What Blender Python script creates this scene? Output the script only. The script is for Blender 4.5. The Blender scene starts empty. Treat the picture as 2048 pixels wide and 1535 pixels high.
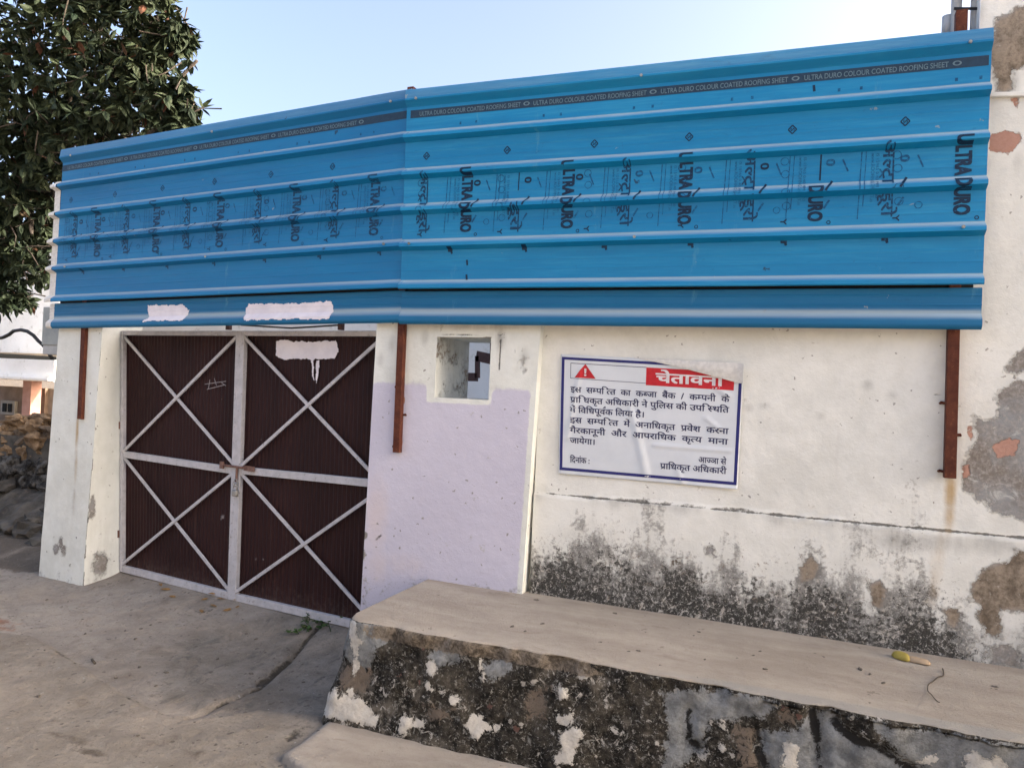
import bpy, bmesh, math, random
import numpy as np
from mathutils import Vector, Matrix, noise as mnoise
random.seed(7); rng=np.random.default_rng(7)
SC=bpy.context.scene
COL=SC.collection
R=math.radians
# ------------------------------------------------------------------ camera
EYE=np.array([0.0,0.0,1.55])
def make_camera():
    yaw,pitch,roll=R(21.0),R(0.5),R(2.5)
    f=Vector((-math.sin(yaw)*math.cos(pitch),math.cos(yaw)*math.cos(pitch),math.sin(pitch)))
    r0=f.cross(Vector((0,0,1))).normalized(); u0=r0.cross(f)
    r=r0*math.cos(roll)+u0*math.sin(roll); u=-r0*math.sin(roll)+u0*math.cos(roll)
    cam=bpy.data.cameras.new('camera'); o=bpy.data.objects.new('camera',cam); COL.objects.link(o)
    cam.sensor_width=36; cam.lens=36*1540/2048; cam.clip_end=3000; cam.clip_start=.05
    m=Matrix((r,u,-f)).transposed().to_4x4(); m.translation=Vector(EYE); o.matrix_world=m
    SC.camera=o
make_camera()
# ------------------------------------------------------------------ light
SUN_EL,SUN_AZ=20.0,76.0          # azimuth measured from +Y (north) clockwise towards +X
w=bpy.data.worlds.new('World'); SC.world=w; w.use_nodes=True
nt=w.node_tree; bg=nt.nodes['Background']
sky=nt.nodes.new('ShaderNodeTexSky'); sky.sky_type='NISHITA'; sky.sun_disc=False
sky.sun_elevation=R(SUN_EL); sky.sun_rotation=R(SUN_AZ)
sky.air_density=0.6; sky.dust_density=7.0; sky.ozone_density=0.0; sky.altitude=0
nt.links.new(sky.outputs[0],bg.inputs['Color']); bg.inputs['Strength'].default_value=0.13
sl=bpy.data.lights.new('sun','SUN'); so=bpy.data.objects.new('sun',sl); COL.objects.link(so)
sl.energy=2.0; sl.angle=R(.5); sl.color=(1,.94,.86)
sd=Vector((math.sin(R(SUN_AZ))*math.cos(R(SUN_EL)),math.cos(R(SUN_AZ))*math.cos(R(SUN_EL)),math.sin(R(SUN_EL))))
so.rotation_euler=(-sd).to_track_quat('-Z','Y').to_euler(); so.location=(8,8,8)
SC.view_settings.view_transform='Standard'; SC.view_settings.look='None'
SC.view_settings.exposure=2.4; SC.view_settings.gamma=1; SC.view_settings.use_curve_mapping=False
# ------------------------------------------------------------------ materials
class Mat:
    def __init__(s,name):
        s.m=bpy.data.materials.new(name); s.m.use_nodes=True; s.t=s.m.node_tree; s.b=s.t.nodes['Principled BSDF']
        s._tc=None
    def node(s,ty,**kw):
        n=s.t.nodes.new(ty)
        for k,v in kw.items(): setattr(n,k,v)
        return n
    def inp(s,sock,v):
        if v is None: return
        if hasattr(v,'is_output'): s.t.links.new(v,sock)
        else:
            if isinstance(v,(tuple,list)) and len(v)==3 and sock.type=='RGBA': v=(*v,1)
            sock.default_value=v
    def co(s):
        if s._tc is None: s._tc=s.node('ShaderNodeTexCoord').outputs['Object']
        return s._tc
    def scaled(s,sx,sy,sz):
        n=s.node('ShaderNodeVectorMath',operation='MULTIPLY'); s.inp(n.inputs[0],s.co()); n.inputs[1].default_value=(sx,sy,sz); return n.outputs[0]
    def noise(s,scale,detail=5,rough=.6,dist=0,vec=None):
        n=s.node('ShaderNodeTexNoise'); s.inp(n.inputs['Vector'],vec or s.co())
        n.inputs['Scale'].default_value=scale; n.inputs['Detail'].default_value=detail
        n.inputs['Roughness'].default_value=rough; n.inputs['Distortion'].default_value=dist
        return n.outputs['Fac']
    def vor(s,scale,vec=None,feature='F1'):
        n=s.node('ShaderNodeTexVoronoi',feature=feature); s.inp(n.inputs['Vector'],vec or s.co()); n.inputs['Scale'].default_value=scale
        return n.outputs['Distance'],n.outputs.get('Color')
    def mth(s,op,a,b=None,c=None):
        n=s.node('ShaderNodeMath',operation=op); s.inp(n.inputs[0],a); s.inp(n.inputs[1],b)
        if c is not None: s.inp(n.inputs[2],c)
        return n.outputs[0]
    def add(s,*a):
        o=a[0]
        for b in a[1:]: o=s.mth('ADD',o,b)
        return o
    def mul(s,a,b): return s.mth('MULTIPLY',a,b)
    def ctr(s,x,k): return s.mth('MULTIPLY_ADD',x,k,-.5*k)     # (x-.5)*k
    def sm(s,x,a,b,lo=0,hi=1):
        n=s.node('ShaderNodeMapRange',interpolation_type='SMOOTHSTEP'); s.inp(n.inputs[0],x)
        for i,v in enumerate((a,b,lo,hi)): n.inputs[i+1].default_value=v
        return n.outputs[0]
    def attr(s,name): 
        n=s.node('ShaderNodeAttribute',attribute_name=name); return n.outputs['Fac']
    def mix(s,f,a,b):
        n=s.node('ShaderNodeMix',data_type='RGBA'); s.inp(n.inputs[0],f); s.inp(n.inputs[6],a); s.inp(n.inputs[7],b); return n.outputs[2]
    def spots(s,scale,size,keep,vec=None,warp=.75):
        nz=s.node('ShaderNodeTexNoise'); s.inp(nz.inputs['Vector'],s.co()); nz.inputs['Scale'].default_value=scale*1.3; nz.inputs['Detail'].default_value=4; nz.inputs['Roughness'].default_value=.7
        q=s.node('ShaderNodeVectorMath',operation='MULTIPLY_ADD'); s.inp(q.inputs[0],nz.outputs['Color']); q.inputs[1].default_value=(warp/scale*1.6,)*3; s.inp(q.inputs[2],vec or s.co())
        d,c=s.vor(scale,q.outputs[0]); 
        sp=s.node('ShaderNodeSeparateColor'); s.inp(sp.inputs[0],c)
        r=s.mth('MULTIPLY',sp.outputs[1],size)
        a=s.sm(s.mth('SUBTRACT',r,d),0,.03); g=s.mth('GREATER_THAN',sp.outputs[0],1-keep)
        return s.mul(a,g)
    def fin(s,color,rough=.85,bump=None,dist=.003,strength=1,metal=0,spec=.3):
        s.inp(s.b.inputs['Base Color'],color); s.inp(s.b.inputs['Roughness'],rough); s.b.inputs['Metallic'].default_value=metal
        s.b.inputs['Specular IOR Level'].default_value=spec
        if bump is not None:
            n=s.node('ShaderNodeBump'); n.inputs['Strength'].default_value=strength; n.inputs['Distance'].default_value=dist
            s.inp(n.inputs['Height'],bump); s.t.links.new(n.outputs[0],s.b.inputs['Normal'])
        return s.m

def mat_plaster(name,lo=(.655,.66,.62),hi=(.77,.775,.735)):
    s=Mat(name)
    n=s.noise(1.7,6,.6); n2=s.noise(14,6,.65); n3=s.noise(60,5,.7); n4=s.noise(160,3,.6)
    c=s.mix(s.sm(s.add(n,s.ctr(n2,.5)),.3,.7),lo,hi)
    streak=s.noise(6,6,.65,vec=s.scaled(1,1,.12))
    c=s.mix(s.sm(streak,.58,.8,0,.35),c,(.47,.455,.42))
    # lavender wash
    lav=s.sm(s.add(s.attr('lav'),s.ctr(n2,.7),s.ctr(n3,.3),s.ctr(streak,.3)),.32,.66)
    c=s.mix(s.mul(lav,.96),c,s.mix(s.sm(n,.3,.75),(.515,.50,.605),(.575,.56,.665)))
    c=s.mix(s.sm(s.add(s.attr('pinkish'),s.ctr(n2,.4)),.3,.9,0,.6),c,(.62,.53,.52))
    # faint blotches and chips
    c=s.mix(s.mul(s.spots(9,.24,.22),s.sm(n3,.45,.6,.0,.45)),c,(.36,.345,.30))
    c=s.mix(s.mul(s.spots(26,.25,.16),.75),c,(.22,.21,.19))
    # soft grey damp staining
    d=s.attr('damp')
    c=s.mix(s.sm(s.add(d,s.ctr(n2,.7),s.ctr(streak,.9)),.35,1.1,0,.8),c,(.30,.30,.285))
    # mould
    m=s.attr('mould')
    k1=s.sm(s.add(m,s.ctr(n2,1.2),s.ctr(n3,1.1),s.ctr(streak,1.5)),.34,.72)
    c=s.mix(s.mul(k1,.88),c,s.mix(s.sm(n3,.3,.7),(.085,.083,.078),(.30,.295,.28)))
    k2=s.sm(s.add(m,s.ctr(s.noise(34,7,.75),1.9),s.ctr(n3,.8)),.55,.86)
    c=s.mix(s.mul(k2,.9),c,(.03,.029,.026))
    c=s.mix(s.mul(s.sm(s.noise(17,7,.8,.7),.56,.64),s.sm(s.add(m,s.ctr(n2,.8)),.25,.55,0,.85)),c,s.mix(n3,(.62,.60,.56),(.40,.36,.30)))
    c=s.mix(s.mul(k1,s.sm(s.noise(48,8,.85,.6),.53,.60,0,.8)),c,(.60,.585,.55))
    c=s.mix(s.mul(s.sm(m,.05,.3),s.sm(s.noise(70,7,.85,.5),.60,.66,0,.85)),c,(.06,.058,.052))
    fz=s.noise(15,8,.8,.9)
    c=s.mix(s.mul(s.sm(fz,.595,.625,0,.8),s.sm(s.add(m,s.ctr(n2,.8)),.3,.5)),c,(.62,.60,.57))
    fy=s.noise(10.5,8,.78,1.2)
    c=s.mix(s.mul(s.sm(fy,.61,.635,0,.85),s.sm(s.add(m,s.ctr(n2,.8)),.22,.42)),c,s.mix(n3,(.16,.13,.10),(.30,.25,.20)))
    c=s.mix(s.mul(s.sm(fy,.37,.345,0,.9),s.sm(s.add(m,s.ctr(n2,.8)),.3,.55)),c,(.028,.026,.022))
    # peeled plaster
    p=s.add(s.attr('peel'),s.ctr(n2,.9),s.ctr(n3,.6),s.ctr(streak,.2))
    pm=s.sm(p,.47,.53)
    cem=s.mix(s.sm(s.noise(5,6,.65),.35,.65),(.20,.175,.15),(.27,.28,.285))
    cem=s.mix(s.sm(n3,.4,.75),cem,(.36,.34,.32))
    cem=s.mix(s.sm(s.noise(9,7,.75,.8),.57,.68,0,.8),cem,(.52,.52,.50))
    cem=s.mix(s.sm(s.attr('brown'),.3,.7),cem,s.mix(s.sm(s.add(n2,s.ctr(n3,.7),s.ctr(streak,.7)),.25,.75),(.12,.095,.07),(.33,.275,.215)))
    cem=s.mix(s.sm(s.noise(21,7,.75,.6),.60,.68,0,.7),cem,(.50,.47,.42))
    c=s.mix(pm,c,cem)
    rim=s.mul(s.sm(p,.36,.46),s.sm(p,.53,.48))
    c=s.mix(s.mul(rim,.35),c,(.30,.29,.27))
    q=s.add(s.attr('brick'),s.ctr(n2,.30),s.ctr(n3,.34)); qm=s.sm(q,.47,.53)
    c=s.mix(qm,c,s.mix(n3,(.36,.19,.14),(.50,.31,.25)))
    # cracks and chipped lines
    cr=s.sm(s.add(s.attr('crack'),s.ctr(n2,.7),s.ctr(n3,.6)),.42,.72)
    c=s.mix(s.mul(cr,.85),c,(.07,.065,.055))
    ru=s.sm(s.add(s.attr('rust'),s.ctr(n2,.4),s.ctr(streak,.5)),.25,1.0,0,.85)
    c=s.mix(ru,c,(.42,.27,.10))
    h=s.add(s.mul(pm,-1.0),s.mul(qm,-1.0),s.ctr(n2,.8),s.ctr(n3,.35),s.ctr(n4,.12),s.mul(rim,.5),s.mul(cr,-.8),s.mul(k1,s.ctr(n3,1.6)))
    return s.fin(c,.9,h,.007,.75,spec=.2)

def mat_simple(name,a,b,scale=8,rough=.8,bump=.002,metal=0,spec=.3,dirt=None,detail=6):
    s=Mat(name); n=s.noise(scale,detail,.65)
    c=s.mix(s.sm(n,.3,.7),a,b)
    if dirt: c=s.mix(s.sm(s.noise(scale*3.1,6,.7),.55,.72,0,.8),c,dirt)
    return s.fin(c,rough,s.noise(scale*4,5,.65),bump,.6,metal,spec)

def mat_ground():
    s=Mat('ground_concrete')
    n=s.noise(.9,6,.6); n2=s.noise(5,7,.65); n3=s.noise(28,6,.7); n4=s.noise(120,4,.7)
    c=s.mix(s.sm(s.add(n,s.ctr(n2,.6)),.3,.7),(.285,.248,.208),(.44,.392,.337))
    g=s.sm(s.add(s.attr('grey'),s.ctr(n2,.5)),.35,.65)
    c=s.mix(s.mul(g,.55),c,s.mix(s.sm(n2,.3,.7),(.135,.122,.10),(.275,.25,.215)))
    sw=s.noise(7,5,.6,1.5,vec=s.scaled(1,.45,1))
    c=s.mix(s.mul(s.sm(sw,.55,.68,0,.6),g),c,(.12,.115,.105))
    st=s.sm(s.add(s.attr('slab'),s.ctr(n2,.2)),.44,.56)
    c=s.mix(s.mul(st,.85),c,s.mix(s.sm(n2,.3,.7),(.275,.238,.192),(.375,.328,.27)))
    c=s.mix(s.sm(s.add(s.attr('soil'),s.ctr(n2,.7),s.ctr(n3,.4)),.4,.65),c,s.mix(n3,(.10,.08,.06),(.21,.175,.14)))
    c=s.mix(s.sm(s.add(s.attr('red'),s.ctr(n2,.9),s.ctr(n3,.6)),.45,.7,0,.9),c,(.33,.17,.11))
    c=s.mix(s.sm(s.add(n3,s.ctr(n2,.5)),.55,.75,0,.65),c,(.15,.122,.095))
    c=s.mix(s.sm(s.noise(3.2,8,.72,.6),.54,.68,0,.5),c,(.19,.155,.12))
    c=s.mix(s.sm(s.noise(11,8,.75,.4),.58,.70,0,.5),c,(.43,.37,.30))
    c=s.mix(s.mul(s.spots(16,.26,.22),.6),c,(.11,.095,.08))
    c=s.mix(s.mul(s.spots(31,.34,.18),.7),c,(.10,.085,.07))
    c=s.mix(s.mul(s.spots(23,.22,.14),.6),c,(.47,.45,.41))
    rg_=s.noise(4.3,9,.8,.8); du=s.noise(1.6,7,.7,.6)
    c=s.mix(s.sm(du,.50,.66,0,.6),c,(.46,.39,.315))
    c=s.mix(s.sm(rg_,.56,.66,0,.42),c,(.18,.152,.125))
    c=s.mix(s.sm(s.noise(62,6,.8,.4),.58,.66,0,.6),c,(.12,.10,.08))
    c=s.mix(s.sm(s.noise(50,6,.8,.4),.60,.67,0,.6),c,(.50,.45,.39))
    cr=s.sm(s.add(s.attr('crack'),s.ctr(n2,1.1),s.ctr(n3,1.0)),.5,.9)
    c=s.mix(s.mul(cr,.85),c,(.055,.048,.038))
    h=s.add(s.ctr(n2,1.6),s.ctr(n3,1.5),s.ctr(n4,.6),s.ctr(rg_,2.2),s.ctr(s.noise(12,8,.75,.5),2.0),s.mul(cr,-1.5))
    return s.fin(c,.92,h,.014,1.0,spec=.2)

def mat_ledge():
    s=Mat('ledge_masonry')
    n=s.noise(2.2,6,.6); n2=s.noise(11,7,.7); n3=s.noise(45,6,.75); n4=s.noise(130,4,.7); nw=s.noise(21,8,.78,.9)
    # top: worn buff cement
    top=s.mix(s.sm(s.add(s.noise(2.5,6,.6,vec=s.scaled(.5,1.6,1)),s.ctr(n2,.4)),.3,.7),(.335,.288,.235),(.45,.398,.335))
    top=s.mix(s.sm(n3,.6,.78,0,.5),top,(.24,.21,.18))
    top=s.mix(s.sm(s.noise(6,8,.75,.8,vec=s.scaled(.6,1.3,1)),.56,.70,0,.6),top,(.27,.225,.175))
    top=s.mix(s.sm(s.noise(19,7,.8,.5),.62,.72,0,.5),top,(.50,.44,.37))
    top=s.mix(s.sm(s.noise(75,6,.8,.4),.60,.68,0,.55),top,(.20,.165,.13))
    top=s.mix(s.sm(s.noise(60,6,.8,.4),.62,.68,0,.5),top,(.53,.47,.40))
    top=s.mix(s.mul(s.spots(8,.2,.14),.5),top,(.17,.14,.11))
    top=s.mix(s.mul(s.spots(12,.16,.16),.85),top,(.06,.05,.042))
    top=s.mix(s.mul(s.spots(30,.22,.10),.7),top,(.13,.11,.09))
    top=s.mix(s.sm(s.add(s.attr('lip'),s.ctr(n2,.6)),.3,.8,0,.8),top,(.34,.325,.295))
    # face: blackened plaster
    f=s.mix(s.sm(s.add(n2,s.ctr(n3,.7)),.36,.66),(.012,.011,.0095),(.075,.066,.053))
    f=s.mix(s.sm(s.add(n,s.ctr(n2,1.1)),.56,.76,0,.8),f,s.mix(n3,(.12,.105,.085),(.25,.225,.19)))
    f=s.mix(s.sm(s.noise(60,6,.8,.5),.555,.63,0,.85),f,(.36,.345,.31))
    f=s.mix(s.sm(s.noise(24,6,.75,.8),.58,.65,0,.8),f,(.32,.315,.29))
    f=s.mix(s.mul(s.spots(17,.42,.13),.8),f,(.19,.105,.085))
    f=s.mix(s.mul(s.spots(21,.36,.18),.85),f,(.56,.53,.48))
    f=s.mix(s.sm(s.add(nw,s.ctr(n,.35)),.585,.63,0,.8),f,(.60,.575,.53))
    b=s.sm(s.add(s.attr('blue'),s.ctr(nw,2.2),s.ctr(n3,.7)),.40,.62)
    f=s.mix(b,f,s.mix(s.sm(s.add(n2,s.ctr(n3,.6)),.3,.7),(.16,.168,.172),(.36,.375,.38)))
    br=s.sm(s.add(s.attr('brown'),s.ctr(nw,3.4),s.ctr(n3,.9)),.62,.95)
    f=s.mix(br,f,s.mix(n3,(.14,.11,.085),(.25,.205,.165)))
    dk=s.sm(s.add(s.attr('dark'),s.ctr(nw,2.0),s.ctr(n3,.7)),.45,.75)
    f=s.mix(dk,f,(.03,.029,.028))
    wp=s.add(s.attr('white'),s.ctr(nw,1.5),s.ctr(n3,.5)); wm=s.sm(wp,.47,.53)
    f=s.mix(wm,f,s.mix(s.sm(n3,.25,.6),(.55,.52,.47),(.76,.73,.67)))
    cap=s.sm(s.add(s.attr('cap'),s.ctr(nw,1.9),s.ctr(n3,.5)),.45,.62)
    f=s.mix(s.mul(cap,.9),f,s.mix(s.sm(s.add(nw,s.ctr(n3,.6)),.35,.65),(.075,.06,.045),(.27,.225,.175)))
    fr=s.sm(s.add(s.attr('front'),s.ctr(n2,.16),s.ctr(n3,.16)),.45,.55)
    c=s.mix(fr,top,f)
    h=s.add(s.mul(s.ctr(n2,1.6),s.sm(fr,0,1,.35,1)),s.mul(s.ctr(nw,2.2),s.sm(fr,0,1,.45,1)),s.ctr(n3,1.0),s.ctr(n4,.5),s.mul(wm,.8))
    return s.fin(c,.9,h,.011,1.0,spec=.2)

def mat_sheet(name,a,b,rough=.38,haze=(.045,.31,.50),hz=.3):
    s=Mat(name)
    n=s.noise(1.2,5,.6,vec=s.scaled(.35,1,3)); n2=s.noise(9,6,.7,vec=s.scaled(.3,1,5)); n3=s.noise(40,5,.7)
    c=s.mix(s.sm(n,.3,.7),a,b)
    c=s.mix(s.sm(s.add(n2,s.ctr(n,.6)),.45,.75,0,hz),c,haze)
    c=s.mix(s.mul(s.spots(6,.13,.18),.8),c,(.01,.03,.06))
    c=s.mix(s.sm(s.noise(16,8,.8,.5,vec=s.scaled(.25,1,1)),.60,.70,0,.4),c,(.003,.07,.17))
    c=s.mix(s.mul(s.spots(11,.14,.10),.6),c,(.28,.30,.30))
    c=s.mix(s.sm(n3,.62,.76,0,.4),c,(.01,.07,.14))
    c=s.mix(s.sm(s.noise(5,7,.75,vec=s.scaled(1.6,1,.35)),.62,.74,0,.3),c,(.15,.34,.43))
    c=s.mix(s.mul(s.sm(s.add(s.attr('dust_and_glint'),s.ctr(n2,.25)),.2,.9),.75),c,(.36,.45,.50))  # pale sky glint on the rib tops, painted into the colour
    r=s.sm(n2,.3,.7,rough-.06,rough+.14)
    return s.fin(c,r,s.add(s.ctr(s.noise(2.2,3,.5,vec=s.scaled(.5,1,1.6)),2.2),s.ctr(s.noise(7,3,.5),.4),s.ctr(n3,.04)),.010,.6,spec=.35)

def mat_rust(name):
    s=Mat(name); n=s.noise(18,7,.7); n2=s.noise(70,5,.7)
    c=s.mix(s.sm(n,.3,.7),(.06,.014,.008),(.115,.034,.017))
    c=s.mix(s.sm(n2,.55,.75,0,.8),c,(.20,.085,.04)); c=s.mix(s.sm(s.noise(9,5),.6,.75,0,.7),c,(.03,.015,.013))
    return s.fin(c,.8,s.add(n,n2),.002,.7,spec=.3)

def mat_gate_panel():
    s=Mat('gate_panel_paint'); n=s.noise(3,6,.65,vec=s.scaled(1,1,.25)); n2=s.noise(30,6,.7)
    c=s.mix(s.sm(n,.3,.7),(.0165,.0048,.0056),(.029,.009,.0095))
    c=s.mix(s.sm(s.add(n2,s.ctr(n,.5)),.6,.8,0,.4),c,(.075,.045,.038))
    c=s.mix(s.sm(s.noise(5,7,.75,vec=s.scaled(1.8,1,.12)),.56,.74,0,.55),c,(.055,.026,.022))
    c=s.mix(s.mul(s.spots(14,.10,.12),.7),c,(.30,.28,.27))
    c=s.mix(s.sm(s.add(s.attr('dust_and_glint'),s.ctr(n2,.8)),.5,1.0,0,.5),c,(.16,.12,.10))
    c=s.mix(s.sm(s.add(s.attr('scrape'),s.ctr(n2,.9)),.55,.75,0,.8),c,(.30,.27,.27))
    return s.fin(c,.62,n2,.002,.5,spec=.2)

def mat_leaf(name,a,b,c3):
    s=Mat(name)
    oi=s.attr('tint'); n=s.noise(30,3)
    c=s.mix(s.sm(oi,0,.85),a,b); c=s.mix(s.sm(oi,.93,.97),c,c3)
    c=s.mix(s.sm(n,.4,.7,0,.3),c,(.02,.03,.015))
    m=s.fin(c,.68,None,spec=.25)
    return m

def flat(name,col,rough=.7,metal=0,spec=.3):
    s=Mat(name); n=s.noise(40,4); d=tuple(x*.82 for x in col)
    return s.fin(s.mix(s.sm(n,.3,.7),d,col),rough,None,metal=metal,spec=spec)
MT={}
MT['plaster']=mat_plaster('white_plaster')
MT['plaster_cool']=mat_plaster('whitewash',(.64,.655,.61),(.75,.77,.73))
MT['ground']=mat_ground(); MT['ledge']=mat_ledge()
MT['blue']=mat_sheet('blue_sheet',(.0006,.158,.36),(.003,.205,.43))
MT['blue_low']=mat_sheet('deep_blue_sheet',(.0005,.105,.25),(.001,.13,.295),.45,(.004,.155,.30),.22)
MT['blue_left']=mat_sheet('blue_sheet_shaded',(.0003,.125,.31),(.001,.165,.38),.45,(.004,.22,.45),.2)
def mat_ink(name,ink,bg,lo,hi):
    s=Mat(name); n=s.noise(60,6,.8,.3)
    return s.fin(s.mix(s.sm(n,lo,hi),ink,bg),.55,spec=.3)
MT['print']=mat_ink('print_ink',(.002,.020,.055),(.003,.13,.30),.56,.70); MT['print_worn']=mat_ink('worn_print_ink',(.002,.035,.095),(.002,.13,.29),.50,.66)
MT['print_faint']=mat_ink('faint_print_ink',(.002,.06,.16),(.003,.15,.33),.45,.62)
MT['band']=flat('printed_band',(.016,.045,.085),.6)
MT['band_text']=flat('band_lettering',(.12,.19,.24),.6)
MT['rust']=mat_rust('rusty_steel')
MT['panel']=mat_gate_panel()
MT['frame']=mat_simple('gate_frame_paint',(.42,.415,.435),(.53,.52,.545),14,.55,.002,spec=.3,dirt=(.20,.165,.145))
MT['smear']=mat_simple('white_paint',(.66,.63,.69),(.76,.73,.78),10,.7,.002)
MT['chalk']=flat('chalk',(.33,.30,.31),.9)
MT['steel']=mat_simple('worn_steel',(.20,.195,.18),(.42,.41,.39),30,.45,.001,.6)
MT['latch']=mat_simple('latch_rust',(.10,.045,.035),(.22,.13,.10),30,.7,.001)
MT['paper']=mat_simple('poster_paper',(.585,.625,.67),(.655,.695,.74),3,.6,.0005)
MT['paper_back']=flat('paper_back',(.70,.69,.66),.7)
MT['navy']=flat('navy_ink',(.022,.025,.16),.6); MT['red']=flat('red_ink',(.52,.02,.03),.6)
MT['ink']=flat('poster_ink',(.045,.05,.115),.7); MT['white_ink']=flat('white_ink',(.74,.70,.72),.7)
MT['leaf']=mat_leaf('tree_leaf',(.009,.019,.009),(.036,.048,.022),(.11,.045,.025))
MT['weed']=mat_leaf('weed_leaf',(.03,.06,.015),(.06,.11,.03),(.10,.10,.03))
MT['dry']=mat_simple('dry_leaf_brown',(.20,.11,.04),(.36,.22,.09),20,.8,.001)
MT['bark']=mat_simple('bark',(.045,.035,.028),(.11,.09,.07),12,.9,.006)
MT['housewhite']=mat_simple('far_whitewash',(.76,.75,.71),(.86,.85,.82),1.5,.85,.003,dirt=(.5,.48,.42))
MT['tan']=mat_simple('tan_wall',(.17,.12,.085),(.26,.19,.145),3,.9,.004)
MT['pink']=mat_simple('pink_paint',(.36,.20,.165),(.44,.27,.23),5,.85,.003)
MT['greywall']=mat_simple('grey_render',(.27,.245,.21),(.36,.33,.29),3,.9,.003)
def mat_stone():
    s=Mat('rubble_stone'); n=s.noise(9,7,.7); n2=s.noise(35,6,.75)
    lo=s.mix(s.sm(s.add(n,s.ctr(n2,.6)),.35,.7),(.022,.021,.020),(.15,.142,.13)); hi=s.mix(s.sm(n,.3,.7),(.11,.07,.04),(.34,.235,.14))
    c=s.mix(s.sm(s.attr('tint'),.3,.6),lo,hi); c=s.mix(s.sm(n2,.6,.72,0,.6),c,(.06,.055,.048))
    return s.fin(c,.95,s.add(n,n2),.015,.9,spec=.15)
MT['stone']=mat_stone()
MT['rubble']=mat_simple('grey_rubble',(.035,.032,.028),(.12,.11,.095),4,.95,.012,dirt=(.12,.095,.075))
MT['greymetal']=mat_simple('grey_metal_box',(.26,.285,.285),(.34,.365,.36),6,.5,.001)
MT['black']=flat('black_rubber',(.018,.017,.017),.5)
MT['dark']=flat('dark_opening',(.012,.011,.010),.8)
MT['brownmetal']=flat('brown_metal',(.085,.045,.04),.6)
MT['pvc']=mat_simple('grey_pipe',(.36,.37,.37),(.47,.48,.48),8,.5,.001,dirt=(.25,.24,.23))
MT['yellow']=flat('yellow_wrapper',(.36,.28,.06),.65); MT['tanpaper']=flat('tan_wrapper',(.42,.31,.20),.7)
MT['bluewrap']=flat('blue_wrapper',(.06,.06,.32),.5)
MT['pebble']=mat_simple('stone_chip',(.07,.06,.05),(.20,.17,.14),30,.9,.002)
MT['brickbit']=mat_simple('brick_bit',(.30,.14,.09),(.40,.21,.14),20,.9,.003)
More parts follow.
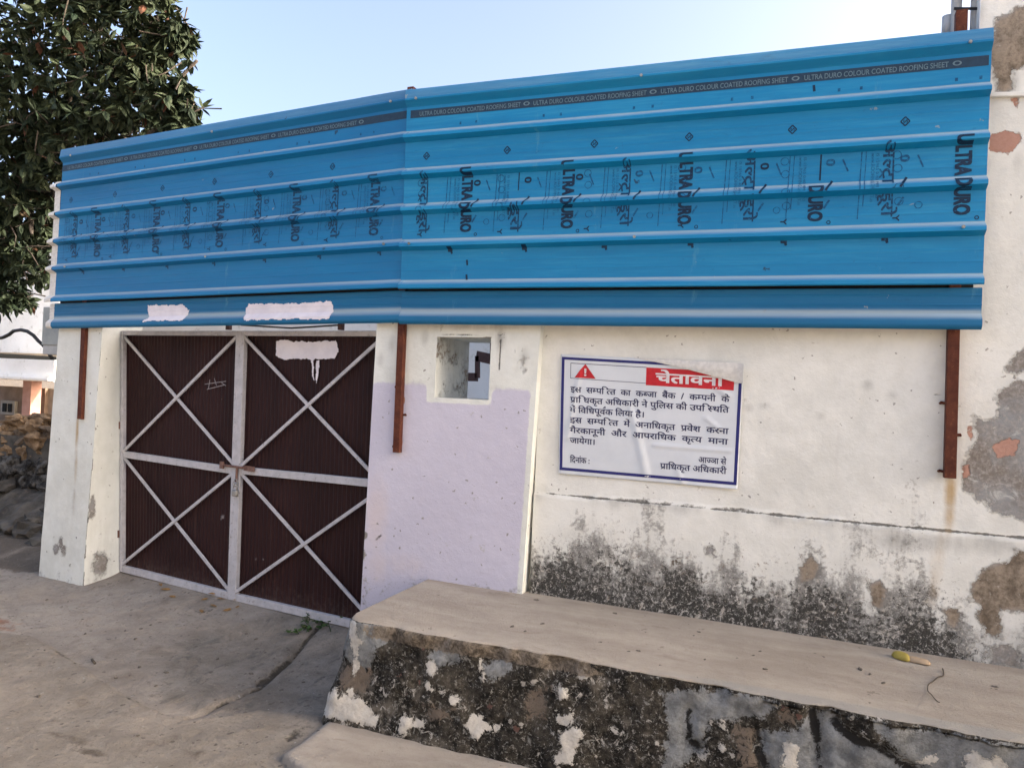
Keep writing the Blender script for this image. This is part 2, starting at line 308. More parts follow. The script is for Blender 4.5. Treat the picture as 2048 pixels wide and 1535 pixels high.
# ------------------------------------------------------------------ mesh helpers
class MB:
    def __init__(s): s.v=[]; s.f=[]; s.at={}
    def addmesh(s,v,f):
        k=len(s.v); s.v+= [tuple(map(float,p)) for p in v]; s.f+=[tuple(i+k for i in q) for q in f]; return s
    def frame(s,c,ax,ay,az,sx,sy,sz):
        c,ax,ay,az=map(np.array,(c,ax,ay,az))
        v=[c+ax*sx*i/2+ay*sy*j/2+az*sz*k/2 for k in(-1,1) for j in(-1,1) for i in(-1,1)]
        return s.addmesh(v,[(0,2,3,1),(4,5,7,6),(0,1,5,4),(2,6,7,3),(0,4,6,2),(1,3,7,5)])
    def box(s,c,sz,rz=0):
        a=np.array([math.cos(rz),math.sin(rz),0]); b=np.array([-math.sin(rz),math.cos(rz),0])
        return s.frame(c,a,b,(0,0,1),*sz)
    def bar(s,p,q,w,d,n):      # bar from p to q, width w across, depth d along n
        p,q,n=map(lambda t:np.array(t,float),(p,q,n)); ax=q-p; L=np.linalg.norm(ax); ax/=L
        n=n-ax*(n@ax); n/=np.linalg.norm(n); b=np.cross(n,ax)
        return s.frame((p+q)/2,ax,b,n,L,w,d)
    def tube(s,pts,r,seg=8,cap=True):
        pts=[np.array(p,float) for p in pts]; n=len(pts); rr=r if hasattr(r,'__len__') else [r]*n
        k=len(s.v); up=np.array([.31,.17,.93])
        for i,p in enumerate(pts):
            t=pts[min(i+1,n-1)]-pts[max(i-1,0)]; t/=np.linalg.norm(t)+1e-9
            a=np.cross(t,up); a/=np.linalg.norm(a)+1e-9; b=np.cross(t,a)
            for j in range(seg):
                th=2*math.pi*j/seg; s.v.append(tuple(p+rr[i]*(a*math.cos(th)+b*math.sin(th))))
        for i in range(n-1):
            for j in range(seg):
                j2=(j+1)%seg; s.f.append((k+i*seg+j,k+i*seg+j2,k+(i+1)*seg+j2,k+(i+1)*seg+j))
        if cap: s.f.append(tuple(k+j for j in range(seg))[::-1]); s.f.append(tuple(k+(n-1)*seg+j for j in range(seg)))
        return s
    def prism(s,poly,h):       # poly: list of 3d points, h: offset vector
        p=[np.array(q,float) for q in poly]; n=len(p); h=np.array(h,float); k=len(s.v)
        s.v+=[tuple(q) for q in p]+[tuple(q+h) for q in p]
        s.f.append(tuple(range(k,k+n))[::-1]); s.f.append(tuple(range(k+n,k+2*n)))
        for i in range(n): j=(i+1)%n; s.f.append((k+i,k+j,k+n+j,k+n+i))
        return s
    def rock(s,c,r,sub=2,seed=0,sq=(1,1,1),amp=.35):
        bm=bmesh.new(); bmesh.ops.create_icosphere(bm,subdivisions=sub,radius=1)
        v=[]
        for q in bm.verts:
            k=1+amp*mnoise.noise(q.co*1.6+Vector((seed*3.7,seed*1.3,0)))
            v.append((c[0]+q.co.x*r*k*sq[0],c[1]+q.co.y*r*k*sq[1],c[2]+q.co.z*r*k*sq[2]))
        f=[tuple(q.index for q in g.verts) for g in bm.faces]; bm.free()
        return s.addmesh(v,f)
    def grid(s,P,fields=None,keep=None,flip=False):    # P: (nu,nv,3)
        nu,nv=P.shape[:2]; k=len(s.v); s.v+= [tuple(q) for q in P.reshape(-1,3)]
        I=np.arange(nu*nv).reshape(nu,nv)+k
        q=np.stack([I[:-1,:-1],I[1:,:-1],I[1:,1:],I[:-1,1:]],-1)
        q=q[keep] if keep is not None else q.reshape(-1,4)
        if flip: q=q[:,::-1]
        s.f+= [tuple(r) for r in q.tolist()]
        for a,b in (fields or {}).items(): s.at.setdefault(a,{})[k]=np.asarray(b,float).reshape(-1)
        return s
def root_loc(o):
    l=Vector((0,0,0))
    while o: l+=o.location; o=o.parent
    return l
def link(name,mb,mat,parent=None,loc=None,smooth=False,bevel=0):
    off=np.array(root_loc(parent)) if parent else (np.array(loc,float) if loc is not None else np.zeros(3))
    V=np.array(mb.v)-off
    used=np.unique(np.concatenate([np.array(f) for f in mb.f])); 
    rem=-np.ones(len(V),int); rem[used]=np.arange(len(used))
    me=bpy.data.meshes.new(name); me.from_pydata(V[used].tolist(),[],[tuple(rem[list(f)].tolist()) for f in mb.f]); 
    for a,d in mb.at.items():
        arr=np.zeros(len(V))
        for k,b in d.items(): arr[k:k+len(b)]=b
        me.attributes.new(a,'FLOAT','POINT').data.foreach_set('value',arr[used].astype(np.float32))
    me.materials.append(mat); me.update()
    if smooth: me.polygons.foreach_set('use_smooth',[True]*len(me.polygons))
    o=bpy.data.objects.new(name,me); COL.objects.link(o)
    if parent: o.parent=parent
    elif loc is not None: o.location=loc
    if bevel:
        b=o.modifiers.new('bevel','BEVEL'); b.width=bevel; b.segments=2; b.limit_method='ANGLE'
    return o
def tag(o,label,cat,group=None):
    o['label']=label; o['category']=cat
    if group: o['group']=group
    return o
def thing(name,label,cat,loc,group=None):
    o=bpy.data.objects.new(name,None); o.empty_display_size=.1; COL.objects.link(o); o.location=loc
    return tag(o,label,cat,group)
def dup(root,loc,rz=0,sc=1,label=None):
    r=root.copy(); COL.objects.link(r); r.location=loc; r.rotation_euler=(0,0,rz); r.scale=(sc,sc,sc)
    if label: r['label']=label
    for ch in list(root.children):
        c=ch.copy(); COL.objects.link(c); c.parent=r
    return r
def sdist(X,Y,poly):
    """signed distance (inside positive) of points to polygon"""
    P=np.array(poly,float); d=np.full(X.shape,1e9); ins=np.zeros(X.shape,bool); n=len(P)
    for i in range(n):
        a=P[i]; b=P[(i+1)%n]; e=b-a; L=(e@e)+1e-12
        t=np.clip(((X-a[0])*e[0]+(Y-a[1])*e[1])/L,0,1)
        d=np.minimum(d,np.hypot(X-a[0]-t*e[0],Y-a[1]-t*e[1]))
        c=((a[1]>Y)!=(b[1]>Y)); 
        with np.errstate(divide='ignore',invalid='ignore'): xx=a[0]+(Y-a[1])*e[0]/(e[1] if abs(e[1])>1e-9 else 1e-9)
        ins^=(c&(X<xx))
    return np.where(ins,d,-d)
def pfield(X,Y,polys,wd=.08):
    f=np.zeros(X.shape)
    for p in polys: f=np.maximum(f,np.clip(.5+sdist(X,Y,p)/wd,0,1))
    return f
def ldist(X,Y,line):
    P=np.array(line,float); d=np.full(X.shape,1e9)
    for a,b in zip(P[:-1],P[1:]):
        e=b-a; t=np.clip(((X-a[0])*e[0]+(Y-a[1])*e[1])/((e@e)+1e-12),0,1)
        d=np.minimum(d,np.hypot(X-a[0]-t*e[0],Y-a[1]-t*e[1]))
    return d
def lfield(X,Y,lines,wd=.02):
    f=np.zeros(X.shape)
    for l in lines: f=np.maximum(f,np.clip(1-ldist(X,Y,l)/wd,0,1))
    return f
def blobs(X,Y,bl):
    f=np.zeros(X.shape)
    for x,y,rx,ry,a in bl: f=np.maximum(f,a*np.exp(-((X-x)/rx)**2-((Y-y)/ry)**2))
    return f
def sstep(x,a,b): t=np.clip((x-a)/(b-a),0,1); return t*t*(3-2*t)
_nt=rng.random((64,64))
def n2d(X,Y,s,o=0):
    x=np.asarray(X)*s+o*7.3+100; y=np.asarray(Y)*s+o*3.1+100; xi=np.floor(x).astype(int); yi=np.floor(y).astype(int)
    fx=x-xi; fy=y-yi; fx=fx*fx*(3-2*fx); fy=fy*fy*(3-2*fy); g=lambda a,b:_nt[a%64,b%64]
    return (g(xi,yi)*(1-fx)+g(xi+1,yi)*fx)*(1-fy)+(g(xi,yi+1)*(1-fx)+g(xi+1,yi+1)*fx)*fy-.5
def fbm(X,Y,s,o=0): return n2d(X,Y,s,o)+.5*n2d(X,Y,s*2.1,o+1)+.25*n2d(X,Y,s*4.3,o+2)
def axis(a,b,step,extra=()):
    n=max(2,int(round((b-a)/step))+1); return np.unique(np.round(np.concatenate([np.linspace(a,b,n),np.array([e for e in extra if a<e<b])]),4))
class Pl:       # upright plane with along-axis u
    def __init__(s,p,deg):
        a=R(deg); s.p=np.array([p[0],p[1],0]); s.n=np.array([math.sin(a),math.cos(a),0]); s.t=np.array([math.cos(a),-math.sin(a),0])
    def at(s,u,z,out=0): return s.p+s.t*u+np.array([0,0,1])*z-s.n*out
    def grid(s,U,Z,OUT): return s.p+U[...,None]*s.t+Z[...,None]*np.array([0,0,1.])-OUT[...,None]*s.n
P_SL=Pl((-2.29,4.06),5); P_SR=Pl((-2.29,4.06),-1.04); P_G=Pl((-2.84,4.316),7.9); P_LP=Pl((-2.29,4.11),5)
# ------------------------------------------------------------------ ground
def yg(x): return 4.316+(-2.84-np.minimum(x,-2.0))*math.tan(R(7.9))
SLAB=[(-5.625,3.103),(-4.717,3.434),(-4.489,3.481),(-4.030,3.338),(-3.678,3.210),(-3.265,3.070),(-2.916,2.992),(-2.702,3.068),(-2.533,3.233),(-2.215,3.295),(-1.485,2.436),(-3.539,1.187)]
GREY=[(-3.048,3.089),(-3.617,3.746),(-3.585,4.079),(-3.268,4.340),(-3.239,4.756),(-2.894,4.743),(-2.014,3.344),(-2.397,3.216),(-2.719,3.119)]
CR_A=[(-4.707,3.426),(-4.479,3.473),(-4.006,3.319),(-3.656,3.191),(-3.245,3.052),(-2.907,2.983),(-2.694,3.058)]
CR_B=[(-2.784,3.019),(-2.769,3.247),(-2.734,3.479),(-2.804,3.741),(-2.885,4.091),(-2.922,4.446)]
CR_B2=[(-2.783,3.518),(-2.792,3.658),(-2.817,3.827),(-2.873,4.024)]
CR_C=[(-3.006,3.199),(-3.039,3.360),(-3.059,3.457)]
CR_D=[(-2.203,2.762),(-2.190,2.950),(-2.197,3.147)]
CR_E=[(-3.375,3.443),(-3.563,3.747),(-3.753,4.188)]
SOILS=[[(-3.070,2.617),(-2.892,2.571)],[(-3.171,2.622),(-3.091,2.634)]]
def ground_z(X,Y):
    d=yg(X)-Y
    z=-.14*(1-np.exp(-np.maximum(d,0)/.32))-.018*np.maximum(d-1,0)
    z=np.maximum(z,-.28)
    sd=sdist(X,Y,SLAB)
    z=z+.012*fbm(X,Y,1.3,3)+.007*fbm(X,Y,6,5)+.009*np.clip(fbm(X,Y,9,7),0,1)+.014*sstep(sd,-.012,.012)*np.exp(-np.maximum(-Y+1,0))
    near=np.exp(-((X+3.5)**2+(Y-3)**2)/30)
    sdb=ldist(X,Y,CR_B); z=z-.022*np.exp(-(sdb/.018)**2)-.018*np.exp(-(ldist(X,Y,CR_B2)/.03)**2)+.004*fbm(X,Y,14,6)+.012*np.clip(fbm(X,Y,2.2,8),0,1)*np.exp(-((X+3.2)**2+(Y-3.3)**2)/1.2)
    back=sstep(Y,4.9,7.5)*sstep(-X,4.5,6.5); z=z+back*.03*fbm(X,Y,2,9)
    return z
def build_ground():
    inx=np.unique(np.concatenate([axis(-7.2,-5.6,.05),axis(-5.6,-1.7,.016),axis(-1.7,1.8,.08)])); iny=np.unique(np.concatenate([axis(.8,2.3,.05),axis(2.3,4.7,.014),axis(4.7,6.0,.05)]))
    geo=np.cumsum(.06*1.32**np.arange(31))
    xs=np.concatenate([-7.2-geo[::-1],inx,1.8+geo]); ys=np.concatenate([.8-geo[::-1],iny,6+geo])
    X,Y=np.meshgrid(xs,ys,indexing='ij'); Z=ground_z(X,Y)
    F={'slab':np.clip(.5+sdist(X,Y,SLAB)/.2,0,1)*sstep(Y,-3,0),
       'grey':np.clip(.5+sdist(X,Y,GREY)/.35,0,1),
       'crack':np.maximum.reduce([(.45+1.0*fbm(X,Y,3,3))*lfield(X,Y,[CR_A],.03),(1+.5*fbm(X,Y,8,1))*lfield(X,Y,[CR_B],.035),(.9+.9*fbm(X,Y,10,2))*np.maximum(lfield(X,Y,[CR_B2[:3]],.030),lfield(X,Y,[CR_B2[1:3]],.055)),.75*lfield(X,Y,[CR_C,CR_E],.02),(.5+1.2*fbm(X,Y,10,4))*lfield(X,Y,[CR_D],.07)]),
       'soil':np.maximum(sstep(-X,5.2,5.9)*sstep(Y,4.25,4.6),blobs(X,Y,[(x,y,.16,.05,.62) for l in SOILS for x,y in l]+[(-2.5,2.75,.2,.12,.5)])),
       'red':blobs(X,Y,[(x,y,.30,.10,.6) for x,y in [(-4.929,3.600),(-4.758,3.512)]]+[(x,y,.2,.06,.4) for x,y in [(-4.360,4.418),(-3.800,4.360)]])}
    o=link('ground',MB().grid(np.stack([X,Y,Z],-1),F),MT['ground'],smooth=True); o['kind']='structure'
build_ground()
def gz(x,y): return float(ground_z(np.array([[x]]),np.array([[y]]))[0,0])
# ------------------------------------------------------------------ boundary wall (right)
WP={}
WP['peel']=[[(0.826,1.623),(0.898,1.689),(0.989,1.693),(1.009,1.060),(0.860,1.069),(0.791,1.125),(0.716,1.170),(0.712,1.291),(0.729,1.380),(0.769,1.413),(0.753,1.476),(0.739,1.525),(0.795,1.511),(0.855,1.538),(0.839,1.593)],
 [(0.757,0.736),(0.802,0.812),(0.893,0.860),(0.937,0.917),(1.013,0.918),(1.023,0.622),(0.946,0.645),(0.870,0.630),(0.887,0.558),(0.875,0.502),(0.820,0.513),(0.779,0.586),(0.793,0.642),(0.753,0.672)],
 [(0.643,0.602),(0.707,0.621),(0.715,0.577),(0.686,0.518),(0.662,0.550)],[(0.844,0.463),(0.927,0.485),(0.946,0.382),(0.854,0.385)],
 [(-0.007,0.722),(0.052,0.787),(0.089,0.744),(0.066,0.673),(0.013,0.649)],[(0.320,0.679),(0.368,0.702),(0.396,0.660),(0.373,0.564),(0.330,0.577)],
 [(-0.474,0.768),(-0.428,0.773),(-0.427,0.737),(-0.465,0.732)],[(-0.671,0.684),(-0.602,0.700),(-0.593,0.661),(-0.645,0.639)],
 [(0.771,3.408),(0.819,3.418),(0.853,3.454),(0.932,3.452),(0.941,3.182),(0.848,3.150),(0.845,3.067),(0.811,3.054),(0.788,3.066),(0.748,3.232)],
 [(0.862,1.746),(0.886,1.805),(0.931,1.841),(0.984,1.843),(0.986,1.762),(0.898,1.736)],[(0.771,1.307),(0.830,1.370),(0.855,1.232),(0.794,1.215)]]
WP['brick']=[[(0.750,2.865),(0.823,2.873),(0.886,2.854),(0.887,2.814),(0.841,2.764),(0.763,2.783)],[(0.844,3.032),(0.868,3.025),(0.870,2.966),(0.854,2.986)],
 [(0.708,1.468),(0.728,1.481),(0.746,1.423),(0.731,1.399)],[(0.819,1.393),(0.878,1.432),(0.928,1.423),(0.911,1.352),(0.841,1.336)],[(0.700,1.278),(0.726,1.292),(0.732,1.245),(0.708,1.231)]]
WP['brown']=[WP['peel'][i] for i in (1,2,4,5,7,8)]
CR_W=[[(0.765,3.040),(0.815,3.042),(0.936,3.033)]]
LEDGE=[(-1.467,0.971),(-1.198,0.972),(-0.830,0.978),(-0.509,0.981),(-0.132,0.976),(0.221,0.973),(0.552,0.971),(0.982,0.972)]
def wall_fields(X,Z):
    zl=np.interp(X,[p[0] for p in LEDGE],[p[1] for p in LEDGE])+.006*fbm(X,Z*0,5,4)+.006*fbm(X,Z*0,23,6)
    m=np.clip(1.12-(Z-.38)/(.44+.25*fbm(X,Z*.2,3,5)),0,1.05)**.8*np.interp(X,[-1.44,-1.3,-.2,.2,.55,.8,1.2],[1,1.02,1.0,.98,.92,.62,.45])*(.98+.36*fbm(X,Z,6,5)+.36*fbm(X,Z*.12,11,7))*(Z<zl)
    F={k:pfield(X,Z,v,.09) for k,v in WP.items()}
    F['mould']=np.maximum(m,blobs(X,Z,[(x,z,.12,.17,.33) for x,z in [(-0.223,0.807),(-0.296,0.747),(0.295,0.816),(0.511,0.926),(-0.770,0.854)]]))
    F['damp']=np.maximum.reduce([np.clip(1.0-(Z-.45)/.45,0,1)*(Z<zl)*.9,np.clip(1-(zl-Z)/.13,0,1)*(Z<zl)*(.62+.7*fbm(X,Z*.1,6,2)),blobs(X,Z,[(x,z,.22,.08,.8) for x,z in [(0.618,0.913),(0.844,0.927),(0.446,0.906)]]+[(x,z,.04,.10,.75) for x,z in [(0.699,3.460),(0.854,3.109),(0.877,2.707)]]+[(x,z,.05,.04,.7) for x,z in [(-0.209,1.527),(-0.288,1.515),(0.389,1.609),(0.276,1.654),(0.063,1.494)]])])
    F['crack']=np.maximum.reduce([lfield(X,Z,CR_W,.012)*.9,np.clip(1-np.abs(Z-zl-.001)/(.014+.016*np.clip(fbm(X,Z*0,11,8),-.15,.6)),0,1)*np.interp(X,[-1.44,-1.0,-.6,0,.3,.9],[.75,.95,1.1,.85,1.05,.85]),lfield(X,Z,[[(0.498,1.607),(0.604,1.623)]],.008)*.8])
    F['rust']=blobs(X,Z,[(x,z,.035,.13,a) for (x,z),a in zip([(0.654,1.155),(0.653,1.048),(0.624,1.787),(0.681,1.836),(0.690,1.570)],(.95,.8,.35,.4,.35))]+[(x,z,.05,.25,.5) for x,z in [(0.620,0.854),(0.602,0.756)]])
    return F,zl
def build_wall():
    t=thing('boundary_wall','long white plastered wall with peeling patches and black mould along its foot, taller at one end','wall',(0,4.3,.35))
    xs=axis(-1.44,2.2,.014,(.70,)); zs=axis(.30,2.35,.014); 
    X,Z=np.meshgrid(xs,zs,indexing='ij'); F,zl=wall_fields(X,Z)
    def yy(X,Z,zl): return 4.176+.011*sstep(Z,zl-.003,zl+.003)+.004*fbm(X,Z,2,1)+.0015*fbm(X,Z,9,2)-.006*sstep(F0,.5,.3)*0
    F0=0
    mb=MB().grid(np.stack([X,yy(X,Z,zl),Z],-1),F)
    xs2=axis(.70,2.2,.014); zs2=axis(2.35,5.2,.02); X2,Z2=np.meshgrid(xs2,zs2,indexing='ij'); F2,zl2=wall_fields(X2,Z2)
    mb.grid(np.stack([X2,yy(X2,Z2,zl2),Z2],-1),F2)
    mb.addmesh([(-1.44,4.19,2.35),(.70,4.19,2.35),(.70,4.43,2.35),(-1.44,4.43,2.35)],[(0,1,2,3)])
    mb.addmesh([(.70,4.19,2.35),(.70,4.19,5.2),(.70,4.44,5.2),(.70,4.44,2.35)],[(0,1,2,3)])
    mb.addmesh([(-1.44,4.43,.3),(.70,4.43,.3),(.70,4.43,2.35),(-1.44,4.43,2.35)],[(0,1,2,3)])
    mb.addmesh([(2.2,4.19,.3),(15,4.19,.3),(15,4.19,5.2),(2.2,4.19,5.2),(15,4.44,.3),(15,4.44,5.2),(.70,4.44,5.2),(.70,4.19,5.2)],[(0,1,2,3),(1,4,5,2),(7,3,2,5,6)])  # unseen far stretch of wall, extended to block the low sun
    link('plaster_face',mb,MT['plaster'],t,smooth=True)
    # thin moulding that runs across the tall part
    m=MB(); q=[(0.764,3.045),(1.372,2.997)]
    m.bar((q[0][0]-.02,4.18,q[0][1]),(q[1][0],4.18,q[1][1]),.022,.03,(0,-1,0)); link('plaster_band',m,MT['plaster'],t,bevel=.004)
build_wall()
# ------------------------------------------------------------------ window pillar (centre)
def build_pillar():
    t=thing('gate_pier','lavender and white plastered pier with a square opening, between gate and poster wall','pier',(-1.97,4.35,0))
    y0,y1=4.125,4.60; HX0,HX1,HZ0,HZ1=-2.075,-1.725,1.49,1.852
    kx=lambda X,Z:(Z-1.2)*(.014+(X+2.5)*.0135)
    xs=axis(-2.503,-1.445,.014,(HX0,HX1)); zs=axis(-.2,2.3,.014,(HZ0,HZ1))
    X,Z=np.meshgrid(xs,zs,indexing='ij'); XS=X+kx(X,Z)*np.where((X>HX0-.05)&(X<HX1+.05)&(Z>1.4)&(Z<1.95),0.0,1.0)*1.0
    # smooth the shear so that the opening stays square
    wgt=np.clip(np.maximum(np.abs(X+1.9)-.2,np.abs(Z-1.67)-.2)/.2,0,1); XS=X+kx(X,Z)*wgt
    frame=sdist(X,Z,[(HX0-.055,HZ0-.03),(HX1+.02,HZ0-.03),(HX1+.02,HZ1+.05),(HX0-.055,HZ1+.05)])
    lav=np.clip(.5+(1.56+.02*fbm(X,Z*0,3,6)-Z)/.07,0,1)*np.clip(.5+(-1.478-X)/.03,0,1)*np.clip(.5-frame/.03,0,1)
    F={'lav':lav,
       'pinkish':blobs(X,Z,[(-2.43,.75,.12,.35,.8),(-2.2,.48,.25,.12,.6),(-2.40,.45,.12,.2,.7)]),
       'peel':np.maximum(blobs(X,Z,[(-2.5,.62,.03,.03,.75),(-2.5,.5,.02,.05,.7)]),pfield(X,Z,[[(-1.545,1.812),(-1.498,1.784),(-1.507,1.656),(-1.553,1.668),(-1.572,1.740)]],.16)*.6),
       'damp':np.maximum(blobs(X,Z,[(x,z,.05,.09,.75) for x,z in [(-2.156,1.854),(-1.526,1.741),(-1.669,1.839),(-2.393,1.795),(-2.459,1.702)]]+[(-1.9,1.92,.6,.05,.7)]+[(x,z,.25,.04,.5) for x,z in [(-2.108,1.567),(-1.657,1.564)]]),.3*sstep(Z,1.55,1.6)),
       'crack':np.maximum.reduce([.52*lfield(X,Z,[[(-2.405,1.014),(-2.284,1.009),(-2.131,1.012),(-2.015,1.030),(-1.820,1.031),(-1.739,1.000),(-1.598,0.983),(-1.538,1.017),(-1.491,0.973)]],.010),
              .9*lfield(X,Z,[[(-1.683,1.861),(-1.656,1.876),(-1.487,1.876)],[(-1.669,1.839),(-1.668,1.665)]],.010),
              1.0*lfield(X,Z,[(( HX0-.01),HZ1+.008),(-1.9,HZ1+.012),(HX1,HZ1+.004)] and [[(HX0-.01,HZ1+.008),(-1.9,HZ1+.012),(HX1,HZ1+.004)]],.012),
              .7*lfield(X,Z,[[(-2.11,.405),(-1.9,.395),(-1.45,.39)]],.014),
              .8*lfield(X,Z,[[(-2.426,0.600),(-2.386,0.635)]],.02)]),
       'rust':blobs(X,Z,[(x,z,.03,.1,.4) for x,z in [(-2.283,1.798),(-2.291,1.554),(-2.291,1.145)]]),
       'brick':.62*blobs(X,Z,[(x,z,.018,.05,1) for x,z in [(-2.283,1.464),(-2.288,1.297),(-2.283,1.206)]]),
       'mould':.35*np.clip(1-(Z-.38)/.10,0,1)}
    Y=y0+.003*fbm(X,Z,2,2)
    kp=~((X[:-1,:-1]>=HX0-1e-4)&(X[1:,1:]<=HX1+1e-4)&(Z[:-1,:-1]>=HZ0-1e-4)&(Z[1:,1:]<=HZ1+1e-4))
    mb=MB().grid(np.stack([XS,Y,Z],-1),F,kp)
    ys=axis(y0,y1,.03)
    for i in (0,-1):          # left and right cheeks
        A=np.stack([np.repeat(XS[i][:,None],len(ys),1),np.repeat(ys[None,:],len(zs),0),np.repeat(zs[:,None],len(ys),1)],-1)
        A[:,0,1]=Y[i]; mb.grid(A,{'lav':np.repeat((.9*(zs<1.56)*(i==0))[:,None],len(ys),1)})
    rv=MB()
    # reveals of the opening
    for c,lab in ((((HX0,HZ0),(HX0,HZ1)),0),(((HX0,HZ1),(HX1,HZ1)),1),(((HX1,HZ1),(HX1,HZ0)),2),(((HX1,HZ0),(HX0,HZ0)),3)):
        s_=np.linspace(0,1,24); a=np.array(c[0]); b=np.array(c[1]); q=a+(b-a)*s_[:,None]
        A=np.stack([np.repeat(q[:,:1],len(ys),1),np.repeat(ys[None,:],24,0),np.repeat(q[:,1:],len(ys),1)],-1)
        A[:,0,1]=y0+.003*fbm(q[:,0],q[:,1],2,2); rv.grid(A,{'peel':.25+.35*n2d(A[...,1],A[...,2],9,2)+.10*(lab<2),'brown':np.ones(A.shape[:2])*.6,'damp':.6+.4*n2d(A[...,1],A[...,2],6)})
    mb.grid(np.stack([XS,np.full_like(X,y1),Z],-1),None,kp)
    mb.addmesh([(-2.5,y0,2.3),(-1.42,y0,2.3),(-1.42,y1,2.3),(-2.5,y1,2.3)],[(0,1,2,3)])
    link('plaster_face',mb,MT['plaster_cool'],t,smooth=False); link('opening_reveal',rv,MT['plaster_cool'],t)
build_pillar()
# ------------------------------------------------------------------ left pillar
def build_left_pillar():
    t=thing('gate_pillar','white plastered pillar with stained foot at the tree side of the brown gate','pillar',(-5.3,4.5,-.1))
    q=[(-3.265,1.883),(-2.750,1.840),(-2.830,-0.066),(-3.368,-0.103)]; g=[(-2.303,1.894),(-2.172,-0.001)]
    f=[P_LP.at(*a) for a in q]; gb=[P_G.at(*a,.03) for a in g]
    def ext(top,bot,z): d=(top-bot)/(top[2]-bot[2]); return top+d*(z-top[2])
    zs=axis(-.35,2.25,.016); cols=[]
    L=np.array([ext(f[0],f[3],z) for z in zs]); C=np.array([ext(f[1],f[2],z) for z in zs]); G=np.array([ext(gb[0],gb[1],z) for z in zs])
    def strip(A,B,n,seed,fields):
        s_=np.linspace(0,1,n)[:,None,None]; P=A[None]*(1-s_)+B[None]*s_
        w=.004*np.sin(s_[...,0]*math.pi); Zz=P[...,2]; P=P.copy(); P[...,1]-=.004*fbm(P[...,0],Zz,4,seed)*1.0
        return P,fields(P[...,0],Zz,s_[...,0]+0*Zz)
    def ff(X,Z,S):
        pts=[(-3.113,0.211),(-3.073,0.158),(-3.170,0.153),(-2.992,0.052)]; 
        pw=[P_LP.at(*a) for a in pts]
        st=[(-2.987,1.097),(-2.979,0.827),(-2.982,0.556)]; sw=[P_LP.at(*a) for a in st]
        return {'peel':blobs(X,Z,[(p[0],p[2],.05,.07,.72) for p in pw[:3]]+[(pw[3][0],pw[3][2],.05,.03,.5)]),
                'rust':blobs(X,Z,[(p[0],p[2],.025,.2,a) for p,a in zip(sw,(.9,.6,.4))]),
                'damp':np.maximum(.5*np.clip(1-(Z+.1)/.35,0,1),blobs(X,Z,[(p[0],p[2],.06,.25,.55) for p in sw])),
                'crack':np.maximum(.8*np.clip(1-np.abs(S-1)/.02,0,1)*(n2d(X*0,Z,14)>.12),.5*lfield(X,Z,[[(-5.7,1.12),(-5.05,1.11)]],.008)),'mould':.3*np.clip(1-(Z+.1)/.2,0,1)}
    def fr(X,Z,S):
        return {'peel':np.maximum(.72*np.exp(-((S-.10)/.14)**2-((Z-.52)/.12)**2),.70*np.exp(-((S-.45)/.3)**2-((Z-.06)/.12)**2)),'brown':0*S,
                'crack':np.maximum(.9*np.clip(1-S/.06,0,1)*(n2d(X*0,Z,9,3)>.05)*(Z<1.0),.5*np.exp(-((Z-1.1)/.008)**2)),'damp':np.maximum(.45*np.clip(1-(Z+.05)/.5,0,1),.35*np.exp(-((S-.9)/.1)**2)),
                'pinkish':.35+0*S}
    mb=MB()
    P,F=strip(L,C,34,1,ff); mb.grid(P,F)
    P2,F2=strip(C,G,22,1,fr); P2[0]=P[-1]; mb.grid(P2,F2)
    n=P_LP.n; B=L+n*.55; Lg=np.stack([L,B]); Lg[0]=P[0]; mb.grid(Lg); mb.grid(np.stack([B,G+n*.2])); mb.grid(np.stack([G,G+n*.2]))
    mb.addmesh([L[-1],C[-1],G[-1],G[-1]+n*.2,B[-1]],[(0,1,2,3,4)])
    link('plaster_face',mb,MT['plaster_cool'],t)
build_left_pillar()
